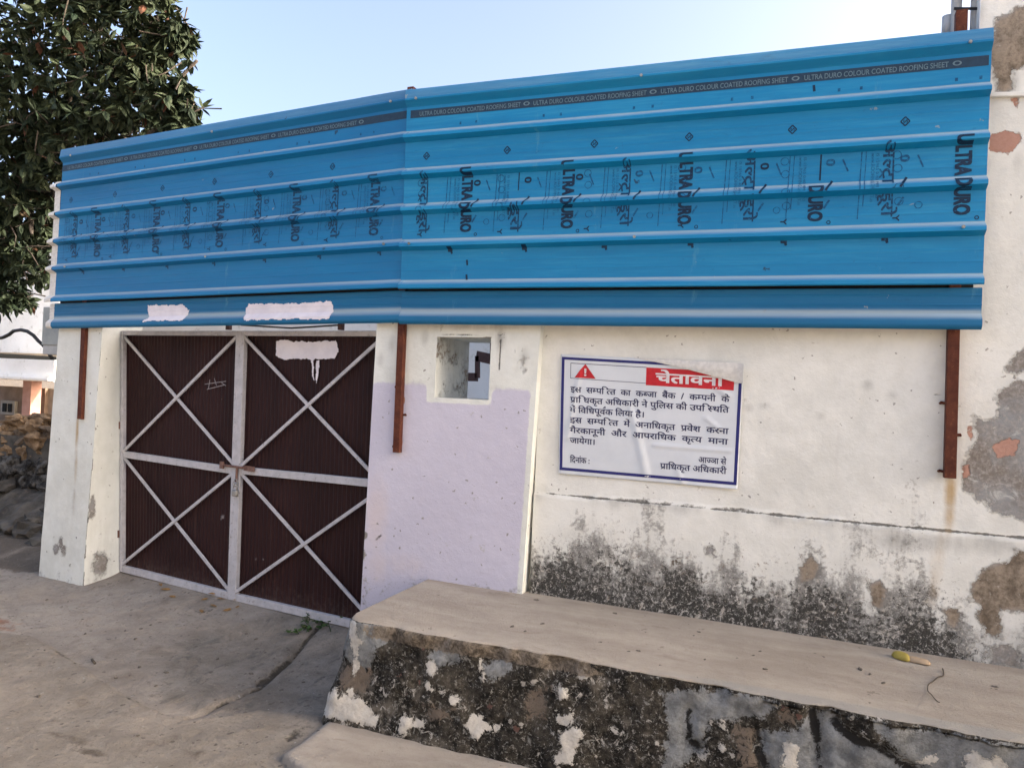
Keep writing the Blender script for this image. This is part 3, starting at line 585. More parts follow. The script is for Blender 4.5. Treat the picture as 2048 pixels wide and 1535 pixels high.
# ------------------------------------------------------------------ gate
def gate_pt(LT,LB,RT,RB):
    LT,LB,RT,RB=map(np.array,(LT,LB,RT,RB))
    return lambda s,v:(LB*(1-s)+RB*s)*(1-v)+(LT*(1-s)+RT*s)*v      # v 0 bottom .. 1 top
def build_gate():
    g=[(-2.297,1.890),(-2.166,0.000),(-0.939,1.891),(-0.904,-0.012)]
    t=thing('gate','dark maroon double gate of ribbed metal with pale crossed braces between two pillars','gate',(*P_G.at((g[1][0]+g[3][0])/2,0)[:2],0))
    MTt,MBb=g[2],g[3]; wR=1.31
    leaves=[(g[0],g[1],MTt,MBb),(MTt,MBb,(MTt[0]+wR,1.892),(MBb[0]+wR,-.005))]
    nrm=-P_G.n
    for li,(LT,LB,RT,RB) in enumerate(leaves):
        q=gate_pt(LT,LB,RT,RB); W=.5*(RT[0]-LT[0]+RB[0]-LB[0]); H=1.9
        P3=lambda s,v,o=0:P_G.at(*q(s,v),o)
        ss=np.linspace(.01,.99,300); vs=np.linspace(.012,.988,70); S,V=np.meshgrid(ss,vs,indexing='ij')
        ph=(S*W/.037)%1; corr=.005*np.clip(np.abs(ph-.5)*4-.55,0,1)+.0015*n2d(S*3,V*3,2)
        UV=q(0,0)[None,None]*0+np.stack([(LB[0]*(1-S)+RB[0]*S)*(1-V)+(LT[0]*(1-S)+RT[0]*S)*V,(LB[1]*(1-S)+RB[1]*S)*(1-V)+(LT[1]*(1-S)+RT[1]*S)*V],-1)
        F={'dust_and_glint':.75*np.clip(1-V/.28,0,1)}
        if li==0:
            sc=[(-1.084,0.543),(-1.069,0.555),(-1.462,0.531),(-1.385,0.589),(-2.052,0.165),(-1.484,0.156),(-1.459,0.258),(-1.240,0.106),(-1.512,0.086)]
            F['scrape']=np.maximum(blobs(UV[...,0],UV[...,1],[(u,z,.025,.04,.75) for u,z in sc[:2]]),blobs(UV[...,0],UV[...,1],[(u,z,.03,.06,.5) for u,z in sc[2:]]))
        else:
            sc=[(-0.719,0.299),(-0.648,0.304),(-0.469,0.335),(-0.766,0.241)]+[(-0.371,1.103),(-0.707,1.171)]
            F['scrape']=blobs(UV[...,0],UV[...,1],[(u,z,.02,.03,.7) for u,z in sc])
        leaf=link('gate_leaf',MB().grid(P_G.grid(UV[...,0],UV[...,1],corr),F),MT['panel'],t)
        fb=MB(); o=.022; fw=.042; tw=.034
        sx=.5*fw/W
        fb.bar(P3(sx,0,o),P3(sx,1,o),fw if li else .03,.035,nrm); fb.bar(P3(1-sx,0,o),P3(1-sx,1,o),fw,.035,nrm)
        fb.bar(P3(2*sx,1-.5*.035/H,o),P3(1-2*sx,1-.5*.035/H,o),.035,.034,nrm)
        fb.bar(P3(2*sx,.5*.05/H,o),P3(1-2*sx,.5*.05/H,o),.05,.034,nrm)
        mv=(.485,.478) if li==0 else (.482,.492)
        mr=MB(); mr.bar(P3(2*sx,mv[0],o),P3(1-2*sx,mv[1],o),.05,.033,nrm)
        fr=link('gate_frame',fb,MT['frame'],leaf,bevel=.003); link('middle_rail',mr,MT['frame'],leaf,bevel=.003)
        def br(a,b,oo):
            m=MB(); m.bar(P3(a[0],a[1],oo),P3(b[0],b[1],oo),.0235,.012,nrm); link('brace',m,MT['frame'],leaf,bevel=.002)
        e=2*sx; up=1-.045/H; lo=.06/H; m1=.5+.004
        br((e*.8,up),(1-e,m1),.026); br((1-e,up),(e*.8,m1-.01),.031)
        br((e*.8,m1-.03),(1-e,lo),.026); br((1-e,m1-.04),(e*.8,lo),.031)
        for v in (.60,.15) if li==0 else ():
            h=MB(); h.tube([P3(-.01,v-.012,.03),P3(-.01,v+.018,.03)],.018,10); link('hinge',h,MT['latch'],leaf)
    # painted-out sign and chalk marks
    lv=[c for c in t.children if c.name.startswith('gate_leaf')]
    poly=[(-0.615,1.823),(-0.532,1.837),(-0.463,1.821),(-0.355,1.825),(-0.236,1.819),(-0.172,1.833),(-0.070,1.827),(-0.038,1.755),(-0.075,1.714),(-0.190,1.704),(-0.268,1.695),(-0.428,1.704),(-0.523,1.686),(-0.608,1.716)]
    d1=[(-0.284,1.702),(-0.255,1.698),(-0.244,1.555),(-0.269,1.604)]; d2=[(-0.239,1.698),(-0.203,1.699),(-0.207,1.596),(-0.225,1.526),(-0.236,1.605)]
    patch('paint_smear',[poly,d1,d2],P_G,lambda U,Z:.0118+0*U,lv[1],MT['smear'],.006)
    ch=MB()
    for a,b in (((655,710),(800,690)),((670,745),(790,715)),((690,680),(680,740)),((720,670),(735,720)),((770,700),(800,720))):
        q=[(-1.315,1.499),(-1.092,1.528),(-1.289,1.462),(-1.105,1.501),(-1.262,1.533),(-1.273,1.468),(-1.216,1.545),(-1.189,1.493),(-1.137,1.516),(-1.090,1.496)]
    for i in range(0,10,2):
        a,b=q[i],q[i+1]; k=MB(); pa,pb=P_G.at(*a,.0112),P_G.at(*b,.0112); ch.bar(pa,pb,.005,.001,nrm)
    link('chalk_mark',ch,MT['chalk'],lv[0])
    # sliding bolt
    b=MB(); q=[(-1.064,0.930),(-0.941,0.930),(-0.820,0.929),(-0.722,0.927),(-0.890,0.923),(-0.894,0.824)]; A=[P_G.at(*a,.052) for a in q]
    b.tube([A[0],A[1],A[2]],.008,8); b.bar(A[0]+np.array([0,0,.0]),A[0]+P_G.t*.035,.05,.012,nrm); b.tube([A[4],A[5]],.009,8)
    b.bar(A[2],A[3],.035,.01,nrm); link('bolt',b,MT['latch'],t)
    pl=thing('padlock','small steel padlock hanging from the bolt in the middle of the gate','padlock',P_G.at(*[(-0.883,0.743)][0],.05))
    c=P_G.at(*[(-0.888,0.746)][0],.062); m=MB(); tt=P_G.t
    m.frame(c,tt,P_G.n,(0,0,1),.052,.024,.045); link('lock_body',m,MT['steel'],pl,bevel=.008)
    m=MB(); top=c+np.array([0,0,.022]); m.tube([top+tt*(.018*math.cos(a))+np.array([0,0,.035*math.sin(a)+(.012 if a>0 else 0)]) for a in np.linspace(0,math.pi,12)],.0045,8); link('shackle',m,MT['steel'],pl,smooth=True)
    m=MB(); m.tube([c+np.array([0,0,.075])+tt*.02*math.cos(a)+np.array([0,0,.026*math.sin(a)])-P_G.n*.006*math.sin(a*2) for a in np.linspace(0,6.28,16)],.004,6); link('chain_link',m,MT['steel'],pl,smooth=True)
def patch(name,polys,pl,out,parent,mat,step,wob=.006):
    us=[p[0] for q in polys for p in q]; zz=[p[1] for q in polys for p in q]
    u=np.arange(min(us)-.02,max(us)+.02,step*.6); z=np.arange(min(zz)-.02,max(zz)+.02,step*.6)
    U,Z=np.meshgrid(u,z,indexing='ij'); d=np.full(U.shape,-1e9)
    for q in polys: d=np.maximum(d,sdist(U,Z,q))
    d=d+wob*fbm(U,Z,40,3)*2
    k=(d[:-1,:-1]>0)&(d[1:,1:]>0)&(d[1:,:-1]>0)&(d[:-1,1:]>0)
    return link(name,MB().grid(pl.grid(U,Z,out(U,Z)),None,k),mat,parent)
build_gate()
# ------------------------------------------------------------------ blue sheets
RIBS=[3.079,2.857,2.644,2.430]
def prof_upper():
    p=[(3.332,.004),(3.322,.026),(3.300,.027),(3.268,.004),(3.270,.020),(3.262,.026),(3.245,.026),(3.226,0)]
    p=[(3.335,.0),(3.325,.022),(3.308,.026),(3.283,.028),(3.272,.028),(3.268,.034),(3.258,.034),(3.226,0)]
    for i,z in enumerate(RIBS):
        zp=p[-1][0]
        for f in (.36,.66):
            zz=zp+(z-zp)*f
            if i: p+=[(zz+.007,0),(zz+.002,.0013),(zz-.002,.0013),(zz-.007,0)]
        p+=[(z+.007,0),(z,0),(z-.027,.038),(z-.046,.040),(z-.065,0)]
    zp=p[-1][0]
    for f in (.36,.66):
        zz=zp+(2.187-zp)*f; p+=[(zz+.007,0),(zz+.002,.0013),(zz-.002,.0013),(zz-.007,0)]
    p+=[(2.194,0),(2.187,0),(2.161,.034),(2.140,.036),(2.134,.030)]
    return p
def prof_lower():
    p=[(2.126,-.016),(2.122,-.011)]
    for zz in (2.09,2.045): p+=[(zz+.006,-.011),(zz+.002,-.009),(zz-.002,-.009),(zz-.006,-.011)]
    p+=[(2.004,-.011),(1.974,.014),(1.950,.015),(1.940,.012),(1.928,-.002)]
    return p
PU,PLo=prof_upper(),prof_lower()
def outf(prof,z):
    a=sorted(prof); return np.interp(z,[q[0] for q in a],[q[1] for q in a])
ZOFF={'l':lambda u:.0145*u,'r':lambda u:-.008+.0026*u}
def sheet(side,prof,pl,u0,u1,name,label,mat,lift=0,slant=None):
    zo=ZOFF[side]
    us=axis(u0,u1,.06); V=[]
    zs=np.array([q[0] for q in prof]); os_=np.array([q[1] for q in prof])
    U,Z=np.meshgrid(us,zs,indexing='ij'); O=np.repeat(os_[None],len(us),0)+lift
    if slant is not None:    # ends that are not cut square
        tt=(Z-1.93)/1.4; e0,e1=slant
        U=U+ (e0(tt)*(1-(U-u0)/(u1-u0)))+(e1(tt)*((U-u0)/(u1-u0)))
    Zw=Z+zo(U)+.003*n2d(U,Z*0,1.1,5)
    O=O+.007*n2d(U,Z,1.3,3)+.003*n2d(U,Z,5,4)
    t=thing(name,label,'metal sheet',pl.at((u0+u1)/2,float(zs.min()),.0))
    up=np.array([1.0 if any(abs(q[0]-e)<1e-4 for e in RIBS+[2.187,2.004]) else .35 if any(abs(q[0]-e+.027)<2e-3 for e in RIBS+[2.187]) or abs(q[0]-1.974)<1e-4 else (.4 if q[0]>3.27 else 0) for q in prof])  # rib tops marked for the painted glint of the sky
    mb=MB().grid(pl.grid(U,Zw,O),{'dust_and_glint':np.repeat(up[None],len(us),0)},flip=True)
    o=link('corrugated_panel',mb,mat,t)
    so=o.modifiers.new('thick','SOLIDIFY'); so.thickness=.0016; so.offset=-1
    return t
eL=lambda k:(lambda tt:k*tt)
uL=[(-3.244,3.272),(-3.282,1.906)]; uR=[(3.042,3.326),(3.034,1.933)]
lblU='upper blue ribbed roofing sheet with dark printing over the '
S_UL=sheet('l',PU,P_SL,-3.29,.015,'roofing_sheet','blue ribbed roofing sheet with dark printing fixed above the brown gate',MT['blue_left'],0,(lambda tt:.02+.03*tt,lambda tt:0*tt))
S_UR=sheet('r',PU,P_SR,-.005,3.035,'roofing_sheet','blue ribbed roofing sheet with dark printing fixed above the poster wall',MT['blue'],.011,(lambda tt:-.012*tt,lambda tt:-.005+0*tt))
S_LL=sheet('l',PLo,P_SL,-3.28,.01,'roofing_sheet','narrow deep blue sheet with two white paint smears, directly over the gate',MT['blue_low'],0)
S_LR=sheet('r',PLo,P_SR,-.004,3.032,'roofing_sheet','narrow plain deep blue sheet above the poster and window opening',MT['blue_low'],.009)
for s_ in (S_UL,S_UR,S_LL,S_LR): s_['group']='blue roofing sheets'
for pl,a,b,l in ((P_SL,-3.24,-.02,'dark strip added as shade in the slot between the sheets above the gate'),(P_SR,.02,3.0,'dark strip added as shade in the slot between the sheets above the poster')):
    m=MB(); m.bar(pl.at(a,2.16+(.0145*a if pl is P_SL else 0),-.045),pl.at(b,2.16,-.045),.16,.03,-pl.n); tag(link('slot_shade_strip',m,MT['dark'],None,pl.at((a+b)/2,2.16,-.045)),l,'shade strip','added shade strips behind the blue sheets')  # added near-black strip puts the open slot's shade into its colour
# pale turned edge at the far left end
def edge_strip():
    for t,prof in ((S_UL,PU),(S_LL,PLo)):
        zs=np.array([q[0] for q in prof if q[0]<3.1]); os_=np.array([q[1] for q in prof if q[0]<3.1])
        U=np.stack([np.full(len(zs),-3.345)+.02*(zs-1.93)/1.4,np.full(len(zs),-3.262)]); Z=np.stack([zs,zs]); Z=Z+.0145*U
        link('pale_edge',MB().grid(P_SL.grid(U,Z,np.stack([os_*1.15-.004]*2)),flip=True),MT['paper_back'],t)
edge_strip()
SURF={'l':lambda u,z:outf(PU,z-ZOFF['l'](u)),'r':lambda u,z:outf(PU,z-ZOFF['r'](u))+.011}
# ---------------------------------------------------------------- lettering
_tc={}
def glyphs(txt,off=0.0):
    key=(txt,off)
    if key in _tc: return _tc[key]
    c=bpy.data.curves.new('t','FONT'); c.body=txt; c.size=1; c.offset=off; c.resolution_u=3
    o=bpy.data.objects.new('t',c); COL.objects.link(o); bpy.context.view_layer.update()
    e=o.evaluated_get(bpy.context.evaluated_depsgraph_get()); m=e.to_mesh()
    v=np.array([tuple(q.co) for q in m.vertices]) if len(m.vertices) else np.zeros((0,3)); f=[tuple(p.vertices) for p in m.polygons]
    e.to_mesh_clear(); bpy.data.objects.remove(o); bpy.data.curves.remove(c)
    _tc[key]=(v,f); return v,f
_tw={}
def adv(txt):
    if txt not in _tw:
        a=glyphs(txt+'|')[0][:,0].max(); b=glyphs('|')[0][:,0].max(); _tw[txt]=a-b
    return _tw[txt]
def run(tokens,off=.0):
    """tokens: str | ('H',c) half form | ('R',c) with subjoined r | ('T',c) caret r | ('E',c) reph"""
    V=[];F=[];x=0
    for k in tokens:
        s=k if isinstance(k,str) else k[1]
        v,f=glyphs(s,off); v=v.copy(); w=adv(s); bar=None
        if not isinstance(k,str):
            if k[0]=='H':      # drop the right-hand stem
                bm=bmesh.new(); vs=[bm.verts.new(q) for q in v]
                for g in f:
                    try: bm.faces.new([vs[i] for i in g])
                    except ValueError: pass
                cut=w*.66; bmesh.ops.bisect_plane(bm,geom=bm.verts[:]+bm.edges[:]+bm.faces[:],plane_co=(cut,0,0),plane_no=(1,0,0),clear_outer=True)
                bm.verts.index_update(); v=np.array([tuple(q.co) for q in bm.verts]); f=[tuple(q.index for q in g.verts) for g in bm.faces]; bm.free(); w=cut
            elif k[0]=='R': bar=[[(w*.68,.16),(w*.70,.24),(w*.18,.02),(w*.16,-.05)]]
            elif k[0]=='T': bar=[[(w*.5,-.02),(w*.5,.05),(w*.15,-.14),(w*.10,-.20)],[(w*.5,-.02),(w*.5,.05),(w*.85,-.14),(w*.90,-.20)]]
            elif k[0]=='E': bar=[[(w*.62,.72),(w*.62,.80),(w*.95,.98),(w*1.02,.92)],[(w*.95,.98),(w*1.02,.98),(w*.98,.72),(w*.90,.72)]]
        n=len(V); V+= [(q[0]+x,q[1]) for q in v]; F+=[tuple(i+n for i in g) for g in f]
        for b in bar or []:
            n=len(V); V+=[(q[0]+x,q[1]) for q in b]; F.append(tuple(range(n,n+4)))
        x+=w
    return np.array(V),F,x
def cutmesh(V,F,axis_,cuts):
    bm=bmesh.new(); vs=[bm.verts.new((q[0],q[1],0)) for q in V]
    for g in F:
        try: bm.faces.new([vs[i] for i in g])
        except ValueError: pass
    for c in cuts:
        co=[0,0,0]; no=[0,0,0]; co[axis_]=c; no[axis_]=1
        bmesh.ops.bisect_plane(bm,geom=bm.verts[:]+bm.edges[:]+bm.faces[:],plane_co=co,plane_no=no)
    bm.verts.index_update(); V=np.array([(q.co.x,q.co.y) for q in bm.verts]); F=[tuple(q.index for q in g.verts) for g in bm.faces]; bm.free(); return V,F
ULTRA=["ULTRA ","DURO"]; HIN=["अ",('H','ल'),('T','ट'),"ा डूरो"]
BOLD=[(0,0),(1,.6),(-1,-.6),(1,-.6),(-1,.6)]
def sheet_print(side,pl,parent,u0,u1,us_en,us_hi):
    heavy=MB(); faint=MB(); bandm=MB(); bt=MB(); zo=ZOFF[side]; rr=random.Random(3 if side=='l' else 9)
    def put(mb,V,F,lift=.0012):
        cuts=[q[0]+float(zo(np.array(V[:,0].mean()))) for q in PU]
        lo,hi=V[:,1].min(),V[:,1].max(); V,F=cutmesh(V,F,1,[c for c in cuts if lo<c<hi])
        O=SURF[side](V[:,0],V[:,1])+lift
        P=pl.grid(V[:,0],V[:,1],O+.007*n2d(V[:,0],V[:,1],1.3,3)+.002*n2d(V[:,0],V[:,1],5,4)); mb.addmesh(P,F)
    def quad(mb,u,z,w,h,l=.0010): put(mb,np.array([(u-w/2,z-h/2),(u+w/2,z-h/2),(u+w/2,z+h/2),(u-w/2,z+h/2)]),[(0,1,2,3)],l)
    def line(mb,a,b,w,l=.0010):
        a=np.array(a);b=np.array(b);d=b-a;n=np.array([-d[1],d[0]])/np.hypot(*d)*w/2; put(mb,np.array([a-n,b-n,b+n,a+n]),[(0,1,2,3)],l)
    def ring(mb,u,z,r,w,rx=1.0,l=.001):
        n=14; V=[];F=[]
        for i in range(n):
            a=2*math.pi*i/n; V+=[(u+r*rx*math.cos(a),z+r*math.sin(a)),(u+(r-w)*rx*math.cos(a),z+(r-w)*math.sin(a))]
        for i in range(n): j=(i+1)%n; F.append((2*i,2*j,2*j+1,2*i+1))
        put(mb,np.array(V),F,l)
    def word(tokens,off,u,ztop,length,cap,mat):
        m=MB(); down(m,tokens,off,u,ztop,length,cap); link('printed_word',m,mat,parent)
    def down(mb,tokens,off,u,ztop,length,cap,l=.0013,pert=0):      # text reading downwards
        V,F,x=run(tokens,0); s=length/x; sy=cap/.70
        for i,(dx,dy) in enumerate(BOLD if off>0 else BOLD[:1]):
            W=np.stack([u+(V[:,1]+dy*off)*sy,ztop-(V[:,0]+dx*off)*s],1); put(mb,W,F,l+i*.00012)
    inkE=MT['print'] if side=='r' else MT['print_worn']
    for i,u in enumerate(us_en):
        z0=zo(u); 
        if side=='r' and i==3:
            word(['DURO'],.05,u-.02,2.632+z0,.175,.066,inkE)
            line(heavy,(u+.03,2.79+z0),(u+.028,2.66+z0),.008)
        else:
            word(ULTRA,.055,u-.02,2.835+z0,.37,.066,inkE)
        ring(heavy,u+.075,2.45+z0,.010,.004)
    for i,u in enumerate(us_hi):
        z0=zo(u)
        if side=='r' and i==1:
            word(['डूरो'],.022,u-.02,2.62+z0,.16,.054,MT['print_worn']); line(heavy,(u+.02,2.80+z0),(u+.018,2.69+z0),.006)
            continue
        word(HIN,.022,u-.02,2.83+z0,.36,.054,MT['print_worn'])
    for u in sorted(list(us_en)+list(us_hi)):
        z0=zo(u)
        if u-.14<u0 or u+.14>u1: continue
        line(faint,(u-.115,2.79+z0),(u-.125,2.46+z0),.0045); line(faint,(u-.095,2.79+z0),(u-.103,2.52+z0),.0035)
        down(faint,["www.ROOFING SHEET.in"],.0,u-.072,2.78+z0,.24,.016); down(faint,["IS 15965 0.40 MM 240"],.0,u-.050,2.78+z0,.22,.013)
        down(heavy if rr.random()<.5 else faint,["0"],.03,u+.055,2.765+z0,.036,.04)
        line(faint,(u+.13,2.76+z0),(u+.155,2.70+z0),.008); line(heavy,(u+.085,2.655+z0),(u+.055,2.60+z0),.011); line(faint,(u+.075,2.56+z0),(u+.05,2.52+z0),.010)
        ring(faint,u+.14,2.52+z0,.018,.004) if rr.random()<.4 else None
    # second row of marks
    n=0
    for u in np.arange(u0+.12,u1-.1,.51):
        z0=zo(u); z=2.925+z0
        for a,b in (((0,.022),(.02,0)),((.02,0),(0,-.022)),((0,-.022),(-.02,0)),((-.02,0),(0,.022))): line(heavy,(u+a[0],z+a[1]),(u+b[0],z+b[1]),.006)
        down(heavy,["S"],.02,u-.008,z+.008,.016,.018)
        for du in (.0,.10): quad(faint,u+.21+du,3.105+zo(u+.21),.012,.016)
        for k,zz in enumerate((2.765,2.70,2.60,2.54)): ring(faint,u-.03+.005*k,zz+z0,.021,.004)
        down(heavy,["Y"],.02,u-.04,2.475+z0,.03,.03)
    # odd scuffs and clips below the fourth rib
    for u in np.arange(u0+.3,u1-.05,.46):
        quad(heavy,u,2.365+zo(u),.03,.028); line(heavy,(u,2.375+zo(u)),(u+.012,2.34+zo(u)),.012)
    if side=='r':
        for (x,z) in [(0.419,2.276),(0.420,2.191),(2.262,3.118),(2.199,1.994),(2.407,2.006)]:
            if z>2.16: line(heavy,(x,z+.02),(x+.004,z-.012),.012)
    # band with pale text
    ub=np.linspace(u0,u1,60); V=np.concatenate([np.stack([ub,3.206+zo(ub)],1),np.stack([ub,3.158+zo(ub)],1)]); F=[(i,60+i,61+i,i+1) for i in range(59)]
    put(bandm,V,F,.0008)
    u=u0+.06
    while u<u1-.30:
        V,Fq,x=run(["ULTRA DURO COLOUR COATED ROOFING SHEET"],.012); L=.64; s=L/x
        if u+L>u1-.01:
            break
        put(bt,np.stack([u+V[:,0]*s,3.168+zo(u+V[:,0]*s)+V[:,1]*.036],1),Fq,.0016)
        ring(bt,u+L+.035,3.182+zo(u+L),.012,.005,1.6,.0016); u+=L+.075
    link('printed_marks',heavy,MT['print'] if side=='r' else MT['print_worn'],parent); link('faint_print',faint,MT['print_faint'],parent)
    b=link('printed_band',bandm,MT['band'],parent); link('band_lettering',bt,MT['band_text'],b)
sheet_print('r',P_SR,S_UR,.01,3.02,[.39,1.00,1.64,2.28,2.92],[.12,.70,1.33,1.97,2.61])
sheet_print('l',P_SL,S_UL,-3.24,-.02,[-2.80,-2.16,-1.53,-.86,-.24],[-3.06,-2.47,-1.84,-1.18,-.54])
s1=[(-2.222,2.057),(-1.855,2.056),(-1.783,2.014),(-1.811,1.939),(-2.129,1.935),(-2.233,1.927),(-2.195,1.959)]; s2=[(-1.255,2.026),(-1.233,2.055),(-0.901,2.055),(-0.659,2.058),(-0.542,2.068),(-0.514,2.029),(-0.518,1.948),(-0.895,1.945),(-1.245,1.937)]
lo_out=lambda U,Z:outf(PLo,Z-ZOFF['l'](U))+.007*n2d(U,Z,1.3,3)+.002*n2d(U,Z,5,4)+.0015
for s_ in (s1,s2): patch('paint_smear',[s_],P_SL,lo_out,S_LL,MT['smear'],.007)
# screws
for t,pl,us,side in ((S_UL,P_SL,(-3.1,-1.6,-.12),'l'),(S_UR,P_SR,(.06,1.4,2.935),'r')):
    for u in us:
        for z in (3.262,2.40,):
            m=MB(); p=pl.at(u,z+ZOFF[side](u),float(SURF[side](u,z+ZOFF[side](u)))); m.tube([p,p-pl.n*.008],.008,8); link('screw',m,MT['steel'],t)
m=MB(); p=P_SR.at(2.93,1.965,.0); m.tube([p,p-P_SR.n*.008],.008,8); link('screw',m,MT['steel'],S_LR)
# ------------------------------------------------------------------ rusty posts
def post(px,pl,label,w=.045,ztop=3.36,out=0,d=.045):
    (u0,z0),(u1,z1)=px; 
    A=pl.at(u0,z0,out); B=pl.at(u1,z1,out); dr=(A-B)/(z0-z1); T=B+dr*(ztop-z1)
    t=thing('rusty_post',label,'steel post',B,'rusty steel posts that carry the blue sheets')
    m=MB(); m.bar(B,T,w,d,-pl.n); link('post_tube',m,MT['rust'],t,bevel=.002)
    for k,sg in ((.04,-1),(.30,1),(.52,-1)):
        m=MB(); c=B+dr*(k*(z0-z1))+pl.t*sg*(w/2+.008)+pl.n*(.012+d/2*0)
        m.tube([c-pl.t*sg*.012,c+pl.t*sg*.012+np.array([0,0,.004])],.007,6); m.tube([c+pl.t*sg*.010,c+pl.t*sg*.012+pl.n*.05],.006,6); link('wall_tie',m,MT['rust'],t)
P_PT=Pl((0,4.109),0); P_PR=Pl((0,4.158),0); P_PLL=Pl((-2.29,4.105),5)
from_lp=lambda pts:pts
post([(-2.303,1.902),(-2.299,1.148)],P_PT,'rusty steel post with the longest drop, between gate and window opening',.043)
post([(0.635,1.905),(0.643,1.228)],P_PR,'rusty steel post at the tall wall end of the sheets, beside the grey peeled plaster',.05,3.45,0,.05)
qL=[(-2.937,1.888),(-2.932,1.187)]
post([(u,z) for u,z in qL],P_PLL,'short rusty steel post on the white pillar nearest the tree',.048,3.2)
# ------------------------------------------------------------------ poster
def build_poster():
    x0,x1=-1.315,-.322; YP=4.178
    c=[(-1.314,1.769),(-0.314,1.741),(-0.321,1.088),(-1.298,1.092)]
    q=gate_pt(c[0],c[3],c[1],c[2])
    t=thing('poster','white paper notice with navy border, red heading and folded corner','poster',(-.82,4.185,1.1))
    creases=[((.40,.62),(.50,.05)),((.43,.55),(.52,.05)),((.82,.55),(.90,.46)),((.86,.80),(.93,.74)),((.68,.12),(.71,.02)),((.05,.3),(.12,.9)),((.55,.3),(.95,.30))]
    def disp(S,V):
        d=.004*fbm(S,V,3,2)+.0012*fbm(S,V,9,3)
        for (a,b),(e,f) in creases: d=d+.0075*np.exp(-(ldist(S,V,[(a,b),(e,f)])/.011)**2)
        d=d+.020*sstep(V,.84,1.02)*sstep(S,.45,1)+.012*sstep(S,.97,1.01)*sstep(V,.5,1)+.006*sstep(.03-V,0,.03)*sstep(S,.6,1)
        return d
    def fold(S): return 1.0+0*S
    def flap(S): return 1.0-.155*np.clip((S-.42)/.56,0,1)**1.25
    def P(S,V,lift=0):
        UVx=(c[3][0]*(1-S)+c[2][0]*S)*(1-V)+(c[0][0]*(1-S)+c[1][0]*S)*V; UVz=(c[3][1]*(1-S)+c[2][1]*S)*(1-V)+(c[0][1]*(1-S)+c[1][1]*S)*V
        return np.stack([UVx,YP-disp(S,V)-lift,UVz],-1)
    S,V=np.meshgrid(np.linspace(0,1,90),np.linspace(0,1,70),indexing='ij'); V=V*fold(S)
    sheet_=link('paper_sheet',MB().grid(P(S,V)),MT['paper'],t,smooth=True); s_=sheet_.modifiers.new('t','SOLIDIFY'); s_.thickness=.0006; s_.offset=1
    # folded flap: from the fold line, lying forward
    S,k=np.meshgrid(np.linspace(.42,1,50),np.linspace(0,1,8),indexing='ij')
    Fl=P(S,1.004+(flap(S)-1.004)*k,.001); Fl[...,1]-=(.004+.011*np.sin(k*2.2)*np.clip((1-flap(S))/.1,0,1))*sstep(S,.42,.5)
    fl=link('folded_flap',MB().grid(Fl),MT['paper_back'],t,smooth=True)
    def strip(mb,pts,w,lift=.0016,asp=1.475):
        for a,b in zip(pts[:-1],pts[1:]):
            a=np.array(a,float);b=np.array(b,float);n=90; s=np.linspace(0,1,n)[:,None]; L=a+(b-a)*s
            d=(b-a)*np.array([asp,1]); d/=np.hypot(*d); nn=np.array([-d[1]/asp,d[0]])*w/2
            G=np.stack([L-nn,L+nn],1); mb.grid(P(G[...,0],G[...,1],lift))
    bd=MB(); strip(bd,[(.014,.978),(.014,.036)],.024); strip(bd,[(.986,.975),(.986,.036)],.024); strip(bd,[(.006,.045),(.994,.045)],.024,.0019); strip(bd,[(.006,.968),(.994,.968)],.022,.0019)
    link('navy_border',bd,MT['navy'],t)
    ln=MB(); strip(ln,[(.06,.93),(.06,.805)],.004); strip(ln,[(.058,.805),(.49,.80)],.004); strip(ln,[(.058,.93),(.49,.93)],.005); link('heading_box',ln,MT['ink'],t)
    rd=MB()
    S,V=np.meshgrid(np.linspace(.49,.955,40),np.linspace(0,1,10),indexing='ij'); rd.grid(P(S,.785+(.93-.785)*V,.0015)); link('red_heading',rd,MT['red'],t)
    tri=MB(); n=14
    a=np.linspace(0,1,n)
    S,V=np.meshgrid(np.linspace(-1,1,16),np.linspace(0,1,12),indexing='ij'); tri.grid(P(.145+S*.062*(1-V*.97),.812+V*.115,.0018)); link('warning_triangle',tri,MT['red'],t)
    def text(mb,tokens,s0,s1,v0,hgt,off=.02,lift=.0016,clip=None):
        Vv,F,x=run(tokens,0)
        for i,(dx,dy) in enumerate(BOLD):
            Sx=s0+(Vv[:,0]+dx*off)/x*(s1-s0); Vy=v0+(Vv[:,1]+dy*off)*hgt
            mb.addmesh(P(Sx,Vy,lift+i*.00012),F)
    wt=MB(); text(wt,["चेतावनी"],.545,.90,.815,.115,.03,.0021,True); text(wt,["!"],.138,.154,.832,.085,.05,.0024); link('heading_lettering',wt,MT['white_ink'],t)
    tx=MB(); H=.070; of=.019
    Hm=lambda k:('H',k)
    rows=[(["इस  स",Hm('म'),"पि",Hm('त'),"त  का  क",Hm('ब'),"जा  बैंक  /  क",Hm('म'),"पनी  के"],.062,.935,.690),
          ([('R','प'),"ाि","धकृत अिधकारी ने पुिलस की उपि",Hm('स'),"थित"],.062,.935,.605),
          (["में िविधपू",('E','व'),"क िलया है।"],.062,.49,.520),
          (["इस  स",Hm('म'),"पि",Hm('त'),"त  में  अनािधकृत  ",('R','प'),"वेश  करना"],.065,.938,.435),
          (["गैरकानूनी  और  आपरािधक  कृ",Hm('त'),"य  माना"],.065,.938,.350),
          (["जायेगा।"],.065,.215,.265),(["आ",Hm('ज'),"ञा से"],.79,.935,.190),([('R','प'),"ािधकृत अिधकारी"],.585,.938,.115),(["िदनांक :"],.068,.185,.105)]
    for tk,a,b,v in rows: text(tx,tk,a,b,v,H,of)
    link('notice_lettering',tx,MT['ink'],t)
build_poster()
